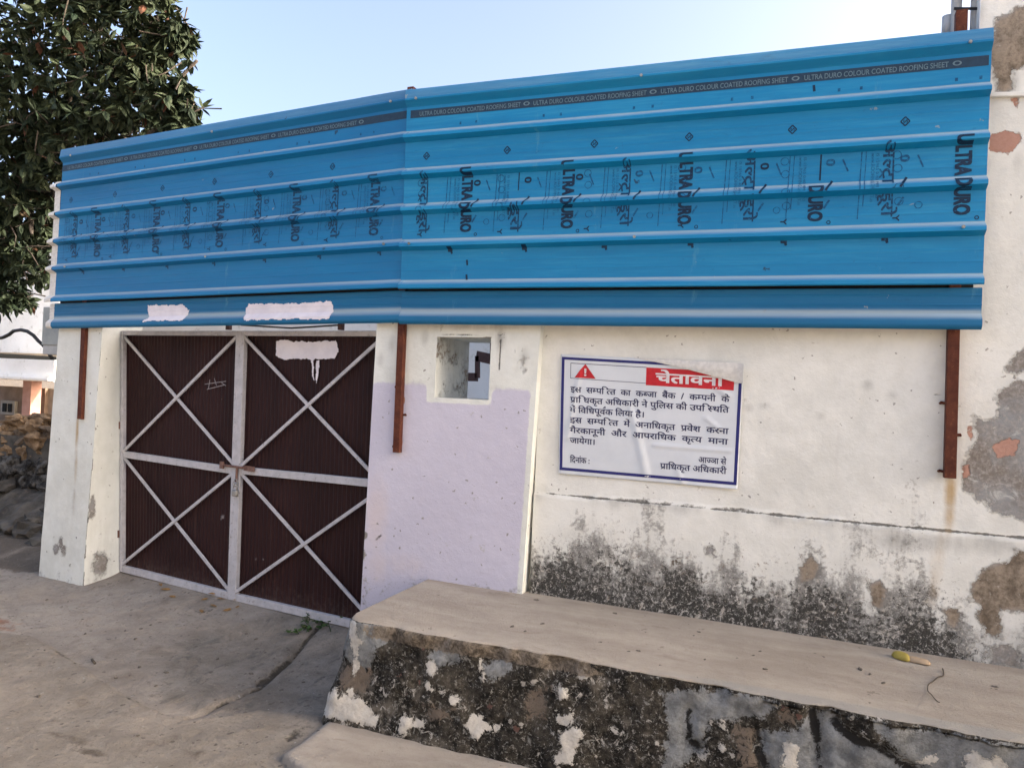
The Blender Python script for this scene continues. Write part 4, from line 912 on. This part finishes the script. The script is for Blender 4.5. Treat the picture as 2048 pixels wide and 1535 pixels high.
# ------------------------------------------------------------------ masonry ledge and step
BP={}
z5='540,1150,2.926'
BP['white']=[[(-2.032,0.412),(-1.993,0.410),(-1.975,0.338),(-1.955,0.325),(-1.975,0.247),(-1.988,0.138),(-2.002,0.136),(-2.003,0.235),(-2.037,0.337)],
 [(-2.177,0.013),(-2.082,0.072),(-2.060,0.034),(-2.005,0.086),(-1.983,0.040),(-1.926,0.042),(-1.886,0.001),(-1.837,-0.031),(-1.845,-0.065),(-1.920,-0.071),(-1.997,-0.062),(-2.152,-0.083)],
 [(-1.702,0.027),(-1.646,-0.002),(-1.593,0.016),(-1.582,-0.029),(-1.654,-0.035),(-1.697,-0.076),(-1.734,-0.059)],
 [(-1.370,0.082),(-1.320,0.084),(-1.293,0.051),(-1.226,0.048),(-1.234,0.024),(-1.292,0.028),(-1.314,-0.031),(-1.358,-0.008),(-1.385,0.033)],
 [(-1.602,0.197),(-1.571,0.186),(-1.561,0.157),(-1.582,0.145),(-1.605,0.165)],[(-1.477,0.148),(-1.426,0.161),(-1.424,0.130),(-1.467,0.115)],
 [(-1.598,0.277),(-1.572,0.289),(-1.551,0.237),(-1.568,0.211),(-1.590,0.223)],[(-1.330,0.298),(-1.303,0.249),(-1.327,0.241),(-1.357,0.340),(-1.346,0.365)],
 [(-0.948,0.088),(-0.872,0.118),(-0.840,0.087),(-0.868,0.030),(-0.865,-0.035),(-0.942,-0.044),(-0.981,-0.030),(-0.929,0.010)],
 [(-0.967,0.173),(-0.935,0.143),(-0.898,0.194),(-0.888,0.144),(-0.918,0.123),(-0.957,0.123)],[(-0.890,0.350),(-0.852,0.368),(-0.835,0.330),(-0.866,0.321)],
 [(-0.885,0.248),(-0.855,0.257),(-0.876,0.216)],[(-0.956,0.279),(-0.925,0.270),(-0.923,0.226),(-0.969,0.218)],
 [(-0.033,0.227),(-0.012,0.226),(0.016,0.203),(0.025,0.114),(-0.039,0.100),(-0.031,0.176)],[(-0.281,0.260),(-0.264,0.275),(-0.256,0.223),(-0.279,0.216)],[(-0.282,0.159),(-0.254,0.165),(-0.264,0.134)],
 [(0.583,0.295),(0.619,0.323),(0.649,0.302),(0.678,0.329),(0.720,0.303),(0.717,0.235),(0.586,0.206)],[(0.431,0.235),(0.486,0.282),(0.499,0.242)],[(-0.029,0.226),(0.013,0.227),(0.027,0.130),(-0.032,0.117)]]
BP['blue']=[[(-2.159,0.406),(-1.824,0.426),(-1.828,0.336),(-1.881,0.271),(-1.933,0.172),(-1.989,0.163),(-2.061,0.225),(-2.123,0.290)],
 [(-1.599,0.301),(-1.523,0.384),(-1.435,0.351),(-1.441,0.303),(-1.535,0.264)],[(-1.357,0.333),(-1.305,0.303),(-1.233,0.361),(-1.174,0.332),(-1.220,0.271),(-1.294,0.243)],
 [(-0.526,0.322),(-0.378,0.361),(-0.177,0.385),(-0.060,0.360),(-0.118,0.291),(-0.146,0.292),(-0.229,0.264),(-0.315,0.247),(-0.345,0.146),(-0.423,0.034),(-0.495,0.019),(-0.490,0.201)],
 [(-0.121,0.238),(-0.062,0.262),(0.046,0.255),(0.078,0.114),(-0.110,0.073)],[(0.064,0.349),(0.101,0.362),(0.202,0.269),(0.206,0.142),(0.120,0.123),(0.099,0.260)],
 [(0.057,0.354),(0.132,0.354),(0.215,0.283),(0.308,0.273),(0.399,0.235),(0.415,0.154),(-0.065,0.047),(-0.073,0.255),(0.011,0.272)],[(0.278,0.361),(0.520,0.365),(0.984,0.373),(0.988,0.229),(0.526,0.179),(0.360,0.262)]]
BP['brown']=[[(-0.212,0.261),(-0.157,0.284),(-0.133,0.236),(-0.129,0.156),(-0.110,0.073),(-0.193,0.055),(-0.243,0.179)],[(-0.092,0.325),(-0.027,0.360),(0.016,0.346),(0.008,0.287),(-0.056,0.263)],
 [(-2.114,0.133),(-2.021,0.207),(-1.895,0.179),(-1.898,0.064),(-2.061,0.051)],[(-1.615,0.083),(-1.440,0.100),(-1.470,0.016),(-1.593,0.008)],[(-1.129,0.234),(-1.003,0.271),(-0.996,0.123),(-1.106,0.087)]]
BP['dark']=[]
DK=[[(0.147,0.328),(0.167,0.310),(0.216,0.276),(0.308,0.259),(0.361,0.227),(0.426,0.199)],[(0.064,0.348),(0.088,0.243),(0.099,0.127)],[(-0.133,0.236),(-0.124,0.157),(-0.094,0.105)],[(-0.403,0.260),(-0.404,0.146),(-0.368,0.130)]]
def build_ledge():
    xs=axis(-2.09,2.3,.016); prof=[]
    top=lambda x:.408-.0105*(x+2.06)
    r=.022
    ysf=np.concatenate([axis(3.24+.10,4.21,.04)[::-1],axis(3.24+r,3.24+.10,.016)[::-1][1:]])
    rows=[('t',y) for y in ysf]+[('r',a) for a in np.linspace(0,90,6)[1:]]+[('f',z) for z in axis(-.28,.40-r-.012,.016)[::-1]]
    X=np.zeros((len(xs),len(rows))); Y=X.copy(); Z=X.copy(); FR=X.copy()
    for j,(k,v) in enumerate(rows):
        X[:,j]=xs
        if k=='t': Y[:,j]=v; Z[:,j]=top(xs); FR[:,j]=0
        elif k=='r': Y[:,j]=3.24+r-r*math.sin(R(v)); Z[:,j]=top(xs)-r+r*math.cos(R(v)); FR[:,j]=sstep(v,10,70)
        else: Y[:,j]=3.24; Z[:,j]=v; FR[:,j]=1
    # rounded near corner and slight spread towards the foot
    t=np.clip((X+2.09)/.085,0,1); front=sstep(4.2-Y,.7,.96)
    Y=Y+front*.085*(1-np.sqrt(np.clip(1-(1-t)**2,0,1)))
    spread=np.clip((.40-Z)/.5,0,1); X=X+(-.095*spread+.03*(1-spread))*np.clip(1-(X+2.09)/.5,0,1); Y=Y-.035*spread**2*FR
    lump=.026*fbm(X,Z*1.2+Y*.3,5,2)+.012*fbm(X,Z,16,4)
    edge=FR*np.exp(-((Z-.39)/.05)**2)*(.030*fbm(X,Z*0,6,7)+.014*fbm(X,X*0,22,1))
    pit=lfield(X,np.minimum(Z,.5),DK,.045)*FR
    Y=Y+.022*sstep(pit,.1,.8)-.004*sstep(pfield(X,np.minimum(Z,.5),BP['white'],.05)*FR,.3,.7)-FR*lump+np.maximum(edge*1.4,-.012); Z=Z+(1-FR)*(.005*fbm(X,Y,1.6,8)+.002*fbm(X,Y,7,3))-np.exp(-((Y-3.26)/.05)**2)*(1-FR)*.012*np.maximum(fbm(X,X*0,9,5),-.2)
    XF=X; ZF=np.minimum(Z,.5)
    F={k:pfield(XF,ZF,v,.07)*FR if v else 0*X for k,v in BP.items()}
    F['dark']=np.maximum(lfield(XF,ZF,DK,.034)*FR*(.9+.8*fbm(XF,ZF,11,6)),0)
    F['front']=FR
    F['cap']=FR*np.interp(XF,[-2.0,-1.8,-.9,-.7,.5],[.2,1,1,.2,0])*sstep(ZF,.395-.075,.395-.045)
    F['lip']=(1-FR)*sstep(3.24+.14-Y,0,.1)*sstep(X,-1,0)
    t_=thing('masonry_ledge','long masonry ledge with smooth buff top and blackened flaking front along the wall','ledge',(0,3.7,-.2))
    k=len(ysf)+1
    G=np.stack([X,Y,Z],-1); link('ledge_top',MB().grid(G[:,:k],{q:v[:,:k] for q,v in F.items()},flip=True),MT['ledge'],t_,smooth=True)
    mb=MB().grid(G[:,k-1:],{q:v[:,k-1:] for q,v in F.items()},flip=True)
    # near end face
    E=np.stack([X[0],Y[0],Z[0]],-1); B=E.copy(); B[:,0]=B[:,0]; B[:,1]=4.21
    E2=np.stack([E,B]); mb.grid(E2,{'front':np.ones(E2.shape[:2]),'blue':.5*np.ones(E2.shape[:2])})
    link('ledge_face',mb,MT['ledge'],t_,smooth=True)
build_ledge()
def build_step():
    q=[(-2.127,3.228),(-2.112,2.989),(-2.117,2.851),(-2.048,2.813),(-1.952,2.771)]
    poly=[(-2.0,3.36)]+list(q)+[(-1.72,2.66),(1.6,2.55),(1.6,3.36)]
    xs=axis(-2.35,1.6,.02); ys=axis(2.5,3.36,.02); X,Y=np.meshgrid(xs,ys,indexing='ij')
    d=sdist(X,Y,poly)+.008*fbm(X,Y,12,2); zt=-.092+.005*fbm(X,Y,2,3)+.002*fbm(X,Y,9,3)
    Z=np.where(d>0,zt-.02*np.exp(-d/.012),zt-.03-.35*np.clip(-d/.02,0,1)); Z=np.maximum(Z,-.4)
    F={'front':.8*np.clip(-d/.01,0,1),'lip':0*X,'brown':np.clip(-d/.01,0,1)}
    o=link('concrete_step',MB().grid(np.stack([X,Y,Z],-1),F,(d[:-1,:-1]>-.04)),MT['ledge'],None,(-.3,3,-.1),smooth=True)
    tag(o,'low buff concrete step at the foot of the blackened ledge','step')
build_step()
# ------------------------------------------------------------------ pipes on the tall wall
def pipe(px0,label,r,y,top,extra=None):
    x=[(-6.198,4.518)] and px0
    t=thing('drain_pipe',label,'pipe',(x,y,2.4),'grey pipes on the corner of the tall wall')
    m=MB(); m.tube([(x,y,2.4),(x-.03*0,y,top)],r,14); link('pipe_tube',m,MT['pvc'],t,smooth=True)
    m=MB(); m.tube([(x,y,top-.10),(x,y,top-.001)],r+.007,14); m.tube([(x,y,3.30),(x,y,3.36)],r+.006,14); link('collar',m,MT['pvc'],t,smooth=True)
pz=[(0.584,3.469),(0.615,3.527),(0.697,3.516),(0.583,3.499),(0.600,3.517),(0.708,3.502)]
pipe(pz[0][0],'short grey pipe with a capped end, outermost on the tall wall corner',.020,4.32,pz[3][1]+.01)
pipe(pz[1][0],'grey pipe beside the rusty post, second from the outside',.024,4.29,5.0)
pipe(pz[2][0],'grey pipe close against the tall white wall',.020,4.30,5.0)
m=MB(); m.bar((pz[4][0],4.262,pz[4][1]),(pz[5][0],4.262,pz[5][1]),.012,.006,(0,-1,0)); tag(link('pipe_clamp',m,MT['black'],None,(pz[4][0],4.26,pz[4][1])),'black strap across the grey pipes at the corner of the tall wall','clamp')
# ------------------------------------------------------------------ behind the gate
def build_courtyard_house():
    t=thing('courtyard_house','white house wall with brown stair edge seen through the square opening, plus an unseen added sun block','house',(-3,8.0,-.1))
    m=MB(); m.box((-2.5,9.7,2.1),(17.2,.5,4.8)); m.box((5.4,7.2,3.4),(7.4,5.2,7.4)); link('house_wall',m,MT['housewhite'],t)  # wall stretched and second box added out of view to block sun
    q=[(-3.160,2.049),(-3.151,1.865),(-3.338,1.907),(-3.152,1.874),(-3.329,1.907),(-3.317,1.670),(-3.422,1.678),(-3.318,1.679)]
    for a,b,wd in ((0,1,.045),(2,3,.11),(4,5,.045),(6,7,.09)):
        m=MB(); m.bar((q[a][0],7.6,q[a][1]),(q[b][0],7.6,q[b][1]),wd,.04,(0,-1,0)); link('stair_edge',m,MT['brownmetal'],t)
build_courtyard_house()
def build_added_lane_house():
    t=thing('added_lane_house','unseen plain grey house wall added across the lane against low sky light','house',(-2,-8,-.3))
    m=MB(); m.box((-3,-8.5,2.6),(26,3,6.4)); link('house_wall',m,MT['greywall'],t)  # unseen house added behind the camera to block low sky light
build_added_lane_house()
# little clips and a sagging wire in the slot above the gate
def slot():
    q=[(-0.986,1.916),(0.048,1.915),(-0.886,1.927),(-0.405,1.905),(0.034,1.925)]
    for i,l in ((0,'dark clip under the sheets above the meeting rails of the gate'),(1,'dark clip under the sheets above the gate leaf with the painted-out sign')):
        p=P_G.at(*q[i],.10); m=MB(); m.box(p,(.035,.03,.05)); m.tube([p,p+np.array([0,0,.06])],.01,8); tag(link('hanging_clip',m,MT['brownmetal'],None,p,bevel=.003),l,'clip')
    m=MB(); m.tube([P_G.at(a[0],a[1],.08)+np.array([0,0,.0]) for a in q[2:]],.006,6); tag(link('slack_wire',m,MT['black'],None,P_G.at(*q[2],.08)),'thin dark wire sagging in the slot over the gate leaf with the painted-out sign','wire')
slot()
# ------------------------------------------------------------------ left background
def build_left_background():
    # grey box and cable behind the pillar
    q=[(-6.144,1.973),(-5.995,1.975),(-5.981,1.769),(-6.136,1.766),(-6.010,1.675)]; xs=[a[0] for a in q]
    t=thing('meter_box','grey metal box fixed behind the white pillar under the sheet end','metal box',((xs[0]+xs[1])/2,4.8,q[3][1]))
    m=MB(); m.frame(((xs[0]+xs[1])/2+.02,4.8,(q[0][1]+q[3][1])/2+.06),(1,0,0),(0,1,0),(0,0,1),xs[1]-xs[0]+.06,.16,q[0][1]-q[3][1]+.12); link('box_body',m,MT['greymetal'],t,bevel=.006)
    m=MB(); m.frame(((xs[0]+xs[1])/2+.02,4.8,q[3][1]-.04),(1,0,0),(0,1,0),(0,0,1),xs[1]-xs[0]+.05,.14,.08); link('box_foot',m,MT['pvc'],t,bevel=.006)
    pts=[(-6.963,1.822),(-6.882,1.833),(-6.802,1.862),(-6.750,1.894),(-6.657,1.905),(-6.576,1.894),(-6.494,1.858),(-6.425,1.807),(-6.371,1.776),(-6.316,1.735),(-6.274,1.685),(-6.246,1.658)]
    m=MB(); m.tube([(a,4.9,b) for a,b in pts],.016,8); tag(link('black_cable',m,MT['black'],None,(pts[0][0],4.9,pts[0][1]),smooth=True),'thick black cable arching away from the grey metal box','cable')
    # far white house with shed below
    t=thing('far_house','white flat roofed house with a pink post and small dark window beyond the stone wall','house',(-20,16,-.2))
    Y=15.0; U=lambda p:[(-21.167,2.058)] and p
    a=[(-23.349,5.112),(-18.165,2.017)]; 
    m=MB(); x0,x1=a[0][0],a[1][0]+.2; m.box(((x0+x1)/2,17,(a[0][1]+a[1][1])/2),(x1-x0,3.0,a[0][1]-a[1][1])); link('upper_wall',m,MT['housewhite'],t)
    b=[(-21.563,1.787),(-17.753,1.817),(-17.806,1.263)]
    m=MB(); m.box(((b[0][0]+b[1][0])/2,14.6,(b[1][1]+b[2][1])/2),(b[1][0]-b[0][0],1.2,b[1][1]-b[2][1])); link('parapet',m,MT['housewhite'],t)
    m=MB(); m.box(((b[0][0]+b[1][0])/2,14.25,b[2][1]+.06),(b[1][0]-b[0][0]+.1,.9,.06)); link('roof_slab',m,MT['housewhite'],t)
    c=[(-23.047,1.051),(-19.648,1.178),(-18.494,1.222),(-18.414,0.025)]
    m=MB(); m.box(((c[0][0]+c[1][0])/2,15.4,(c[0][1]-1)/2),(c[1][0]-c[0][0],.3,c[0][1]+1)); link('shed_wall',m,MT['tan'],t)
    m=MB(); m.box(((c[1][0]+c[2][0])/2,15.5,(c[0][1]-1)/2),(c[2][0]-c[1][0],.3,c[0][1]+1)); link('side_wall',m,MT['greywall'],t)
    d=[(-19.851,1.083),(-19.531,1.095),(-19.641,0.368)]
    m=MB(); m.box(((d[0][0]+d[1][0])/2,14.9,(d[0][1]-.8)/2+.2),(d[1][0]-d[0][0],.3,d[0][1]+.8)); link('pink_post',m,MT['pink'],t)
    e=[(-21.163,0.573),(-20.768,0.336),(-21.263,0.650),(-20.690,0.266)]
    m=MB(); m.box(((e[2][0]+e[3][0])/2,15.21,(e[2][1]+e[3][1])/2),(e[3][0]-e[2][0],.1,e[2][1]-e[3][1])); wf=link('window_frame',m,MT['greywall'],t)
    m=MB(); w_=(e[1][0]-e[0][0]); 
    for k in (0,1):
        m=MB(); m.box((e[0][0]+w_*(.22+.56*k),15.15,(e[0][1]+e[1][1])/2),(w_*.36,.04,e[0][1]-e[1][1])); link('window_opening',m,MT['dark'],wf)
    # rubble stone wall
    t=thing('rubble_wall','rough old stone boundary wall, brown above and dark grey below, behind the white pillar','wall',(-8,5.9,-.2))
    rg=np.random.default_rng(12); mb=MB(); tint=[]
    z=-.25; row=0
    while z<1.06:
        hgt=rg.uniform(.09,.17); x=-10.6+rg.uniform(0,.2)
        while x<-5.3:
            wd=rg.uniform(.12,.34); zz=z+hgt/2+rg.normal()*.012
            top=.98+.10*math.sin(x*2.3)+.05*math.sin(x*7)
            if zz<top:
                k=len(mb.v); mb.rock((x+wd/2,5.72+.022*rg.normal()+(.05 if z>.5 else -.06*(.5-z)),zz),.5,3,rg.integers(0,999),(wd*1.16,.15,hgt*1.2),.75)
                tint+=[min(1,max(0,(.72 if z>.50 else .12)+rg.normal()*.16))]*(len(mb.v)-k)
            x+=wd
        z+=hgt*.92; row+=1
    mb.at={'tint':{0:np.array(tint)}}
    link('stone_face',mb,MT['stone'],t)
    m=MB(); m.box((-7.95,5.875,.25),(5.3,.36,1.2)); link('wall_core',m,MT['rubble'],t)
    xs=axis(-10.5,-5.3,.05); ys=axis(4.75,5.75,.04); X,Y=np.meshgrid(xs,ys,indexing='ij')
    h=ground_z(X,Y)-.03+.34*sstep(Y,4.95,5.7)*sstep(-X,5.4,6.0)+.09*np.abs(fbm(X,Y,5,3))*sstep(Y,4.8,5.1)+.05*fbm(X,Y,13,2)*sstep(Y,4.8,5.1)
    o=link('rubble_heap',MB().grid(np.stack([X,Y,h],-1)),MT['rubble'],None,(-8,5.3,-.2)); tag(o,'low heap of dark debris at the foot of the old stone wall','rubble heap')
    rk=random.Random(4)
    proto=None
    for i in range(16):
        x=rk.uniform(-8.2,-5.9); y=rk.uniform(4.95,5.6)
        z=gz(x,y)+.34*float(sstep(np.array(y),4.95,5.7))+.0
        if proto is None:
            proto=link('rubble_stone',MB().rock((x,y,z),.09,2,3,(1.3,1,.7),.7),MT['rubble'],None,(x,y,z)); tag(proto,'loose grey stone lying on the debris heap by the stone wall','stone','loose stones on the rubble heap'); 
        else: dup(proto,(x,y,z),rk.uniform(0,6),rk.uniform(.6,1.6))
    p=[(-7.251,5.248)][0]
    x,y=p; zz=gz(x,y)
    m=MB().rock((x,y,zz+.02),.035,2,5,(1.2,.8,.5),.6); tag(link('blue_wrapper',m,MT['bluewrap'],None,(x,y,zz)),'crumpled blue wrapper at the foot of the rubble heap','litter')
build_left_background()
# ------------------------------------------------------------------ tree
def leaf_batch(C,D,Nn,L,Wd,tint):
    """C base (n,3), D direction, Nn normal"""
    D/=np.linalg.norm(D,axis=1)[:,None]; S=np.cross(D,Nn); S/=np.linalg.norm(S,axis=1)[:,None]; N=np.cross(S,D)
    L=L[:,None]; Wd=Wd[:,None]
    pts=[C,C+D*L*.45+N*L*.05,C+D*L-N*L*.12,C+D*L*.30+S*Wd*.5-N*L*.02,C+D*L*.66+S*Wd*.40-N*L*.06,C+D*L*.30-S*Wd*.5-N*L*.02,C+D*L*.66-S*Wd*.40-N*L*.06]
    V=np.stack(pts,1).reshape(-1,3); n=len(C); b=(np.arange(n)*7)[:,None]
    F=np.concatenate([b+np.array([[0,3,4,1]]),b+np.array([[1,4,2,2]])[:,:3].repeat(1,0) if False else b+np.array([[1,4,2,6]]),b+np.array([[0,1,6,5]])])
    return V,F.tolist(),np.repeat(tint,7)
def build_tree():
    t=thing('shade_tree','large dark green leafy tree standing behind the end of the blue sheets','tree',(-13.2,8.6,-.2))
    tr=MB()
    tr.tube([(-13.2,8.6,-.4),(-12.9,8.5,1.0),(-12.2,8.1,2.4),(-10.6,7.6,3.8),(-9.9,7.4,5.0)],[.26,.21,.19,.14,.08],10)
    tips=[(-8.0,7.2,5.6),(-7.4,7.1,4.6),(-7.9,7.0,3.7),(-8.6,7.4,6.4),(-9.4,7.0,3.3),(-7.1,7.3,5.4)]
    for k,p in enumerate(tips):
        a=np.array((-12.2,8.1,2.4)) if k%2 else np.array((-10.6,7.6,3.8)); b=np.array(p); mid=(a+b)/2+np.array([0,.1,.25])
        tr.tube([a,mid,b],[.09,.055,.02],7)
    link('trunk',tr,MT['bark'],t,smooth=True)
    def c3(px,y):
        return px
    E=[]
    def blob(x,z,r,y=7.2): E.append((x,y,z,r))
    for (x,z),r in zip([(-9.888,6.088),(-8.717,6.197),(-8.366,5.416),(-7.857,6.172),(-7.561,5.698),(-7.735,5.254),(-7.401,4.776),(-8.110,4.695),(-9.799,4.804),(-10.014,3.812),(-9.967,3.138),(-8.972,4.735),(-12.016,6.071),(-12.659,4.307),(-9.330,7.403),(-8.006,6.980),(-9.663,4.194),(-10.622,2.743),(-9.612,3.461),(-9.437,2.928),(-10.025,2.602),(-7.328,5.761),(-7.242,4.988),(-7.141,4.614)],
                     (1.0,.8,.75,.45,.42,.42,.40,.5,1.0,.62,.45,.8,1.5,1.4,1.2,  .7,.75,.5,.42,.28,.35,.22,.20,.16)): blob(x,z,r)
    rg=np.random.default_rng(5); C=[];D=[];N=[];L=[];W=[];T=[]; tw=MB()
    for (x,y,z,r) in E:
        n=int(195*r**2.1)+18
        for i in range(n):
            d=rg.normal(size=3); d/=np.linalg.norm(d); rad=r*rg.random()**.42*(1.0 if rg.random()<.82 else rg.uniform(1.0,1.28))
            c=np.array([x,y,z])+d*rad*np.array([1,1.1,1]); tintb=rg.random()
            axis_=d*.6+np.array([0,-.1,-.15])+rg.normal(size=3)*.45; axis_/=np.linalg.norm(axis_)
            if rg.random()<.30: 
                q=c-axis_*.35; tw.tube([q,c-axis_*.12+rg.normal(size=3)*.02,c],[.010,.007,.004],4,False)
            m=rg.integers(6,10)
            for k in range(m):
                a=rg.random()*6.283; e1=np.cross(axis_,[.2,.5,.8]); e1/=np.linalg.norm(e1); e2=np.cross(axis_,e1)
                dd=axis_*rg.uniform(.1,.7)+(e1*math.cos(a)+e2*math.sin(a))*1.0+np.array([0,0,-.38])
                C.append(c-axis_*rg.uniform(0,.10)); D.append(dd); nn=np.array([0,0,1.])+rg.normal(size=3)*.45; N.append(nn)
                l=rg.uniform(.11,.205); L.append(l); W.append(l*rg.uniform(.34,.46)); T.append(min(1,max(0,.55*tintb+.45*rg.random())) if rg.random()>.012 else .99)
    V,F,tt=leaf_batch(np.array(C),np.array(D),np.array(N),np.array(L),np.array(W),np.array(T))
    mb=MB(); mb.v=[tuple(q) for q in V.tolist()]; mb.f=[tuple(q) for q in F]; mb.at={'tint':{0:tt}}
    link('crown',mb,MT['leaf'],t); link('twigs',tw,MT['bark'],t)
build_tree()
# ------------------------------------------------------------------ weeds and small litter
def weed(name,label,cx,cy,n,spread,h,leafy,seed,cat='weed'):
    rg=np.random.default_rng(seed); z0=gz(cx,cy); t=thing(name,label,cat,(cx,cy,z0))
    C=[];D=[];N=[];L=[];W=[];T=[]; st=MB()
    for i in range(n):
        x=cx+rg.normal()*spread[0]; y=cy+rg.normal()*spread[1]; z=gz(x,y); hh=h*rg.uniform(.4,1)
        if leafy:
            tip=np.array([x+rg.normal()*.03,y+rg.normal()*.03,z+hh]); st.tube([(x,y,z-.01),tip],[.003,.0015],4)
            for k in range(5):
                f=rg.uniform(.3,1); c=np.array([x,y,z])*(1-f)+tip*f; a=rg.random()*6.28
                C.append(c); D.append(np.array([math.cos(a),math.sin(a),rg.uniform(-.2,.6)])); N.append(np.array([0,0,1.])+rg.normal(size=3)*.3); l=rg.uniform(.025,.05); L.append(l); W.append(l*.55); T.append(rg.random())
        else:
            a=rg.random()*6.28; C.append(np.array([x,y,z-.01])); D.append(np.array([.5*math.cos(a),.5*math.sin(a),1])); N.append(np.array([math.cos(a+1),math.sin(a+1),.2])); L.append(hh); W.append(.008); T.append(rg.random())
    V,F,tt=leaf_batch(np.array(C),np.array(D),np.array(N),np.array(L),np.array(W),np.array(T))
    mb=MB(); mb.v=[tuple(q) for q in V.tolist()]; mb.f=[tuple(q) for q in F]; mb.at={'tint':{0:tt}}
    link('foliage',mb,MT['weed'],t)
    if leafy: link('stems',st,MT['weed'],t)
p=[(-2.898,4.268),(-2.874,4.169),(-5.268,4.694),(-5.664,5.176),(-5.244,4.557)]
weed('weed_plant','small green leafy weed growing against the corner of the ledge',p[0][0]-.02,p[0][1]+.03,16,(.07,.035),.07,True,3)
weed('weed_plant','tiny leafy weed sprouting from the ground crack near the ledge corner',p[1][0]-.10,p[1][1]+.02,5,(.03,.02),.05,True,8)
weed('grass_tuft','green grass tuft between the white pillar and the gate foot',p[2][0],p[2][1]+.12,150,(.10,.035),.06,False,4,'grass')
weed('weed_plant','spindly weed standing in the corner beside the gate hinge side',p[3][0]+.03,p[3][1]+.02,7,(.02,.02),.13,True,6)
def litter():
    rg=random.Random(11)
    # dry leaves below the gate
    q=[(-3.826,4.389),(-3.818,4.306),(-3.799,4.434),(-3.696,4.391),(-3.932,4.357),(-3.693,4.279),(-3.912,4.444),(-3.820,4.498),(-4.360,4.418),(-4.216,4.344),(-4.499,4.468),(-3.602,4.331),(-3.856,4.228)]
    proto=None
    for i,(x,y) in enumerate(q):
        z=gz(x,y)+.010
        if proto is None:
            C=np.array([[x-.03,y,z]]); V,F,tt=leaf_batch(C,np.array([[1.,.2,.1]]),np.array([[0,.2,1.]]),np.array([.065]),np.array([.028]),np.array([.5]))
            mb=MB().addmesh(V.tolist(),F); proto=tag(link('dry_leaf',mb,MT['dry'],None,(x,y,z)),'curled dry brown leaf on the ground below the gate','dry leaf','dry leaves below the gate')
            so=proto.modifiers.new('t','SOLIDIFY'); so.thickness=.001
        else: dup(proto,(x+rg.uniform(-.02,.02),y+rg.uniform(-.02,.02),z),rg.uniform(0,6.3),rg.uniform(.9,1.5))
    # chips and bits on the ledge top
    q=[(-1.353,4.046),(-0.906,4.028),(-0.733,3.796),(-0.699,3.788),(-0.459,3.938),(-0.858,3.523),(-0.824,3.549),(-0.711,3.469),(-0.672,3.498),(-0.161,3.790),(-0.186,3.715),(-0.382,3.543),(-0.128,3.552),(-1.301,3.534),(-1.185,3.654),(0.346,3.637),(0.300,3.724),(0.792,3.832),(0.263,3.773),(-1.221,3.499)]
    proto=None
    for i,(x,y) in enumerate(q):
        z=.408-.0105*(x+2.06)
        if proto is None:
            proto=tag(link('stone_chip',MB().rock((x,y,z+.002),.010,2,4,(1.5,.8,.45),.75),MT['pebble'],None,(x,y,z)),'small dark stone chip lying on the buff top of the ledge','stone chip','dark chips scattered on the ledge top')
        else: dup(proto,(x,y,z),rg.uniform(0,6),rg.uniform(.45,1.1))
    # pebbles on the ground
    proto=None
    for i in range(44):
        x=rg.uniform(-5.2,-2.5); y=rg.uniform(2.7,4.1); z=gz(x,y)
        if proto is None:
            proto=tag(link('pebble',MB().rock((x,y,z+.003),.011,2,6,(1.3,.8,.55),.75),MT['pebble'],None,(x,y,z)),'small pebble on the worn concrete in front of the gate','pebble','pebbles in front of the gate')
        else: dup(proto,(x,y,z),rg.uniform(0,6),rg.uniform(.25,.95))
    # crushed packet
    a=[(0.415,3.940),(0.542,3.978),(0.480,4.035)]; z=.408-.0105*(a[2][0]+2.06)
    t=thing('crushed_wrapper','crushed yellow and tan wrapper lying on the ledge near the wall','wrapper',(a[2][0],a[2][1],z))
    def pad(xa,xb,y,w,zz,mat,nm,sd):
        U,Vv=np.meshgrid(np.linspace(0,1,14),np.linspace(-1,1,8),indexing='ij'); ww=np.sqrt(np.clip(1-(2*U-1)**4,.05,1))
        X=xa+(xb-xa)*U; Y=y+Vv*w*ww-.03*U; Z=z+zz*(1-Vv**2)*ww+.004+.006*fbm(U,Vv,3,sd)
        o=link(nm,MB().grid(np.stack([X,Y,Z],-1)),mat,t,smooth=True); m=o.modifiers.new('t','SOLIDIFY'); m.thickness=.004
    pad(a[0][0],a[2][0]+.01,a[2][1]+.01,.035,.03,MT['yellow'],'yellow_end',1); pad(a[2][0]-.01,a[1][0]+.03,a[2][1]-.005,.032,.018,MT['tanpaper'],'tan_end',2)
    q=[(0.615,3.966),(0.608,3.869),(0.557,3.792),(0.512,3.671),(0.514,3.580),(0.538,3.505)]
    qq=np.array(q); tt=np.linspace(0,len(q)-1,26); qx=np.interp(tt,range(len(q)),qq[:,0]); qy=np.interp(tt,range(len(q)),qq[:,1]); kk=np.ones(5)/5; qx[2:-2]=np.convolve(qx,kk,'valid'); qy[2:-2]=np.convolve(qy,kk,'valid'); m=MB(); m.tube([(x,y,.408-.0105*(x+2.06)+.004+.003*math.sin(i)) for i,(x,y) in enumerate(zip(qx,qy))],list(np.linspace(.0032,.0015,26)),6); tag(link('dry_twig',m,MT['bark'],None,(q[0][0],q[0][1],.38),smooth=True),'thin bent dry twig lying on the buff ledge top beyond the wrapper','twig')
    b=[(-3.796,3.327)][0]; x,y=b; m=MB(); m.tube([(x-.03,y+.02,gz(x,y)+.006),(x,y,gz(x,y)+.010),(x+.035,y-.015,gz(x,y)+.006)],.007,6); tag(link('dry_twig',m,MT['bark'],None,(x,y,gz(x,y)),smooth=True),'short dark twig on the concrete beside the long crack','twig')
litter()
print('objects',len(bpy.data.objects))
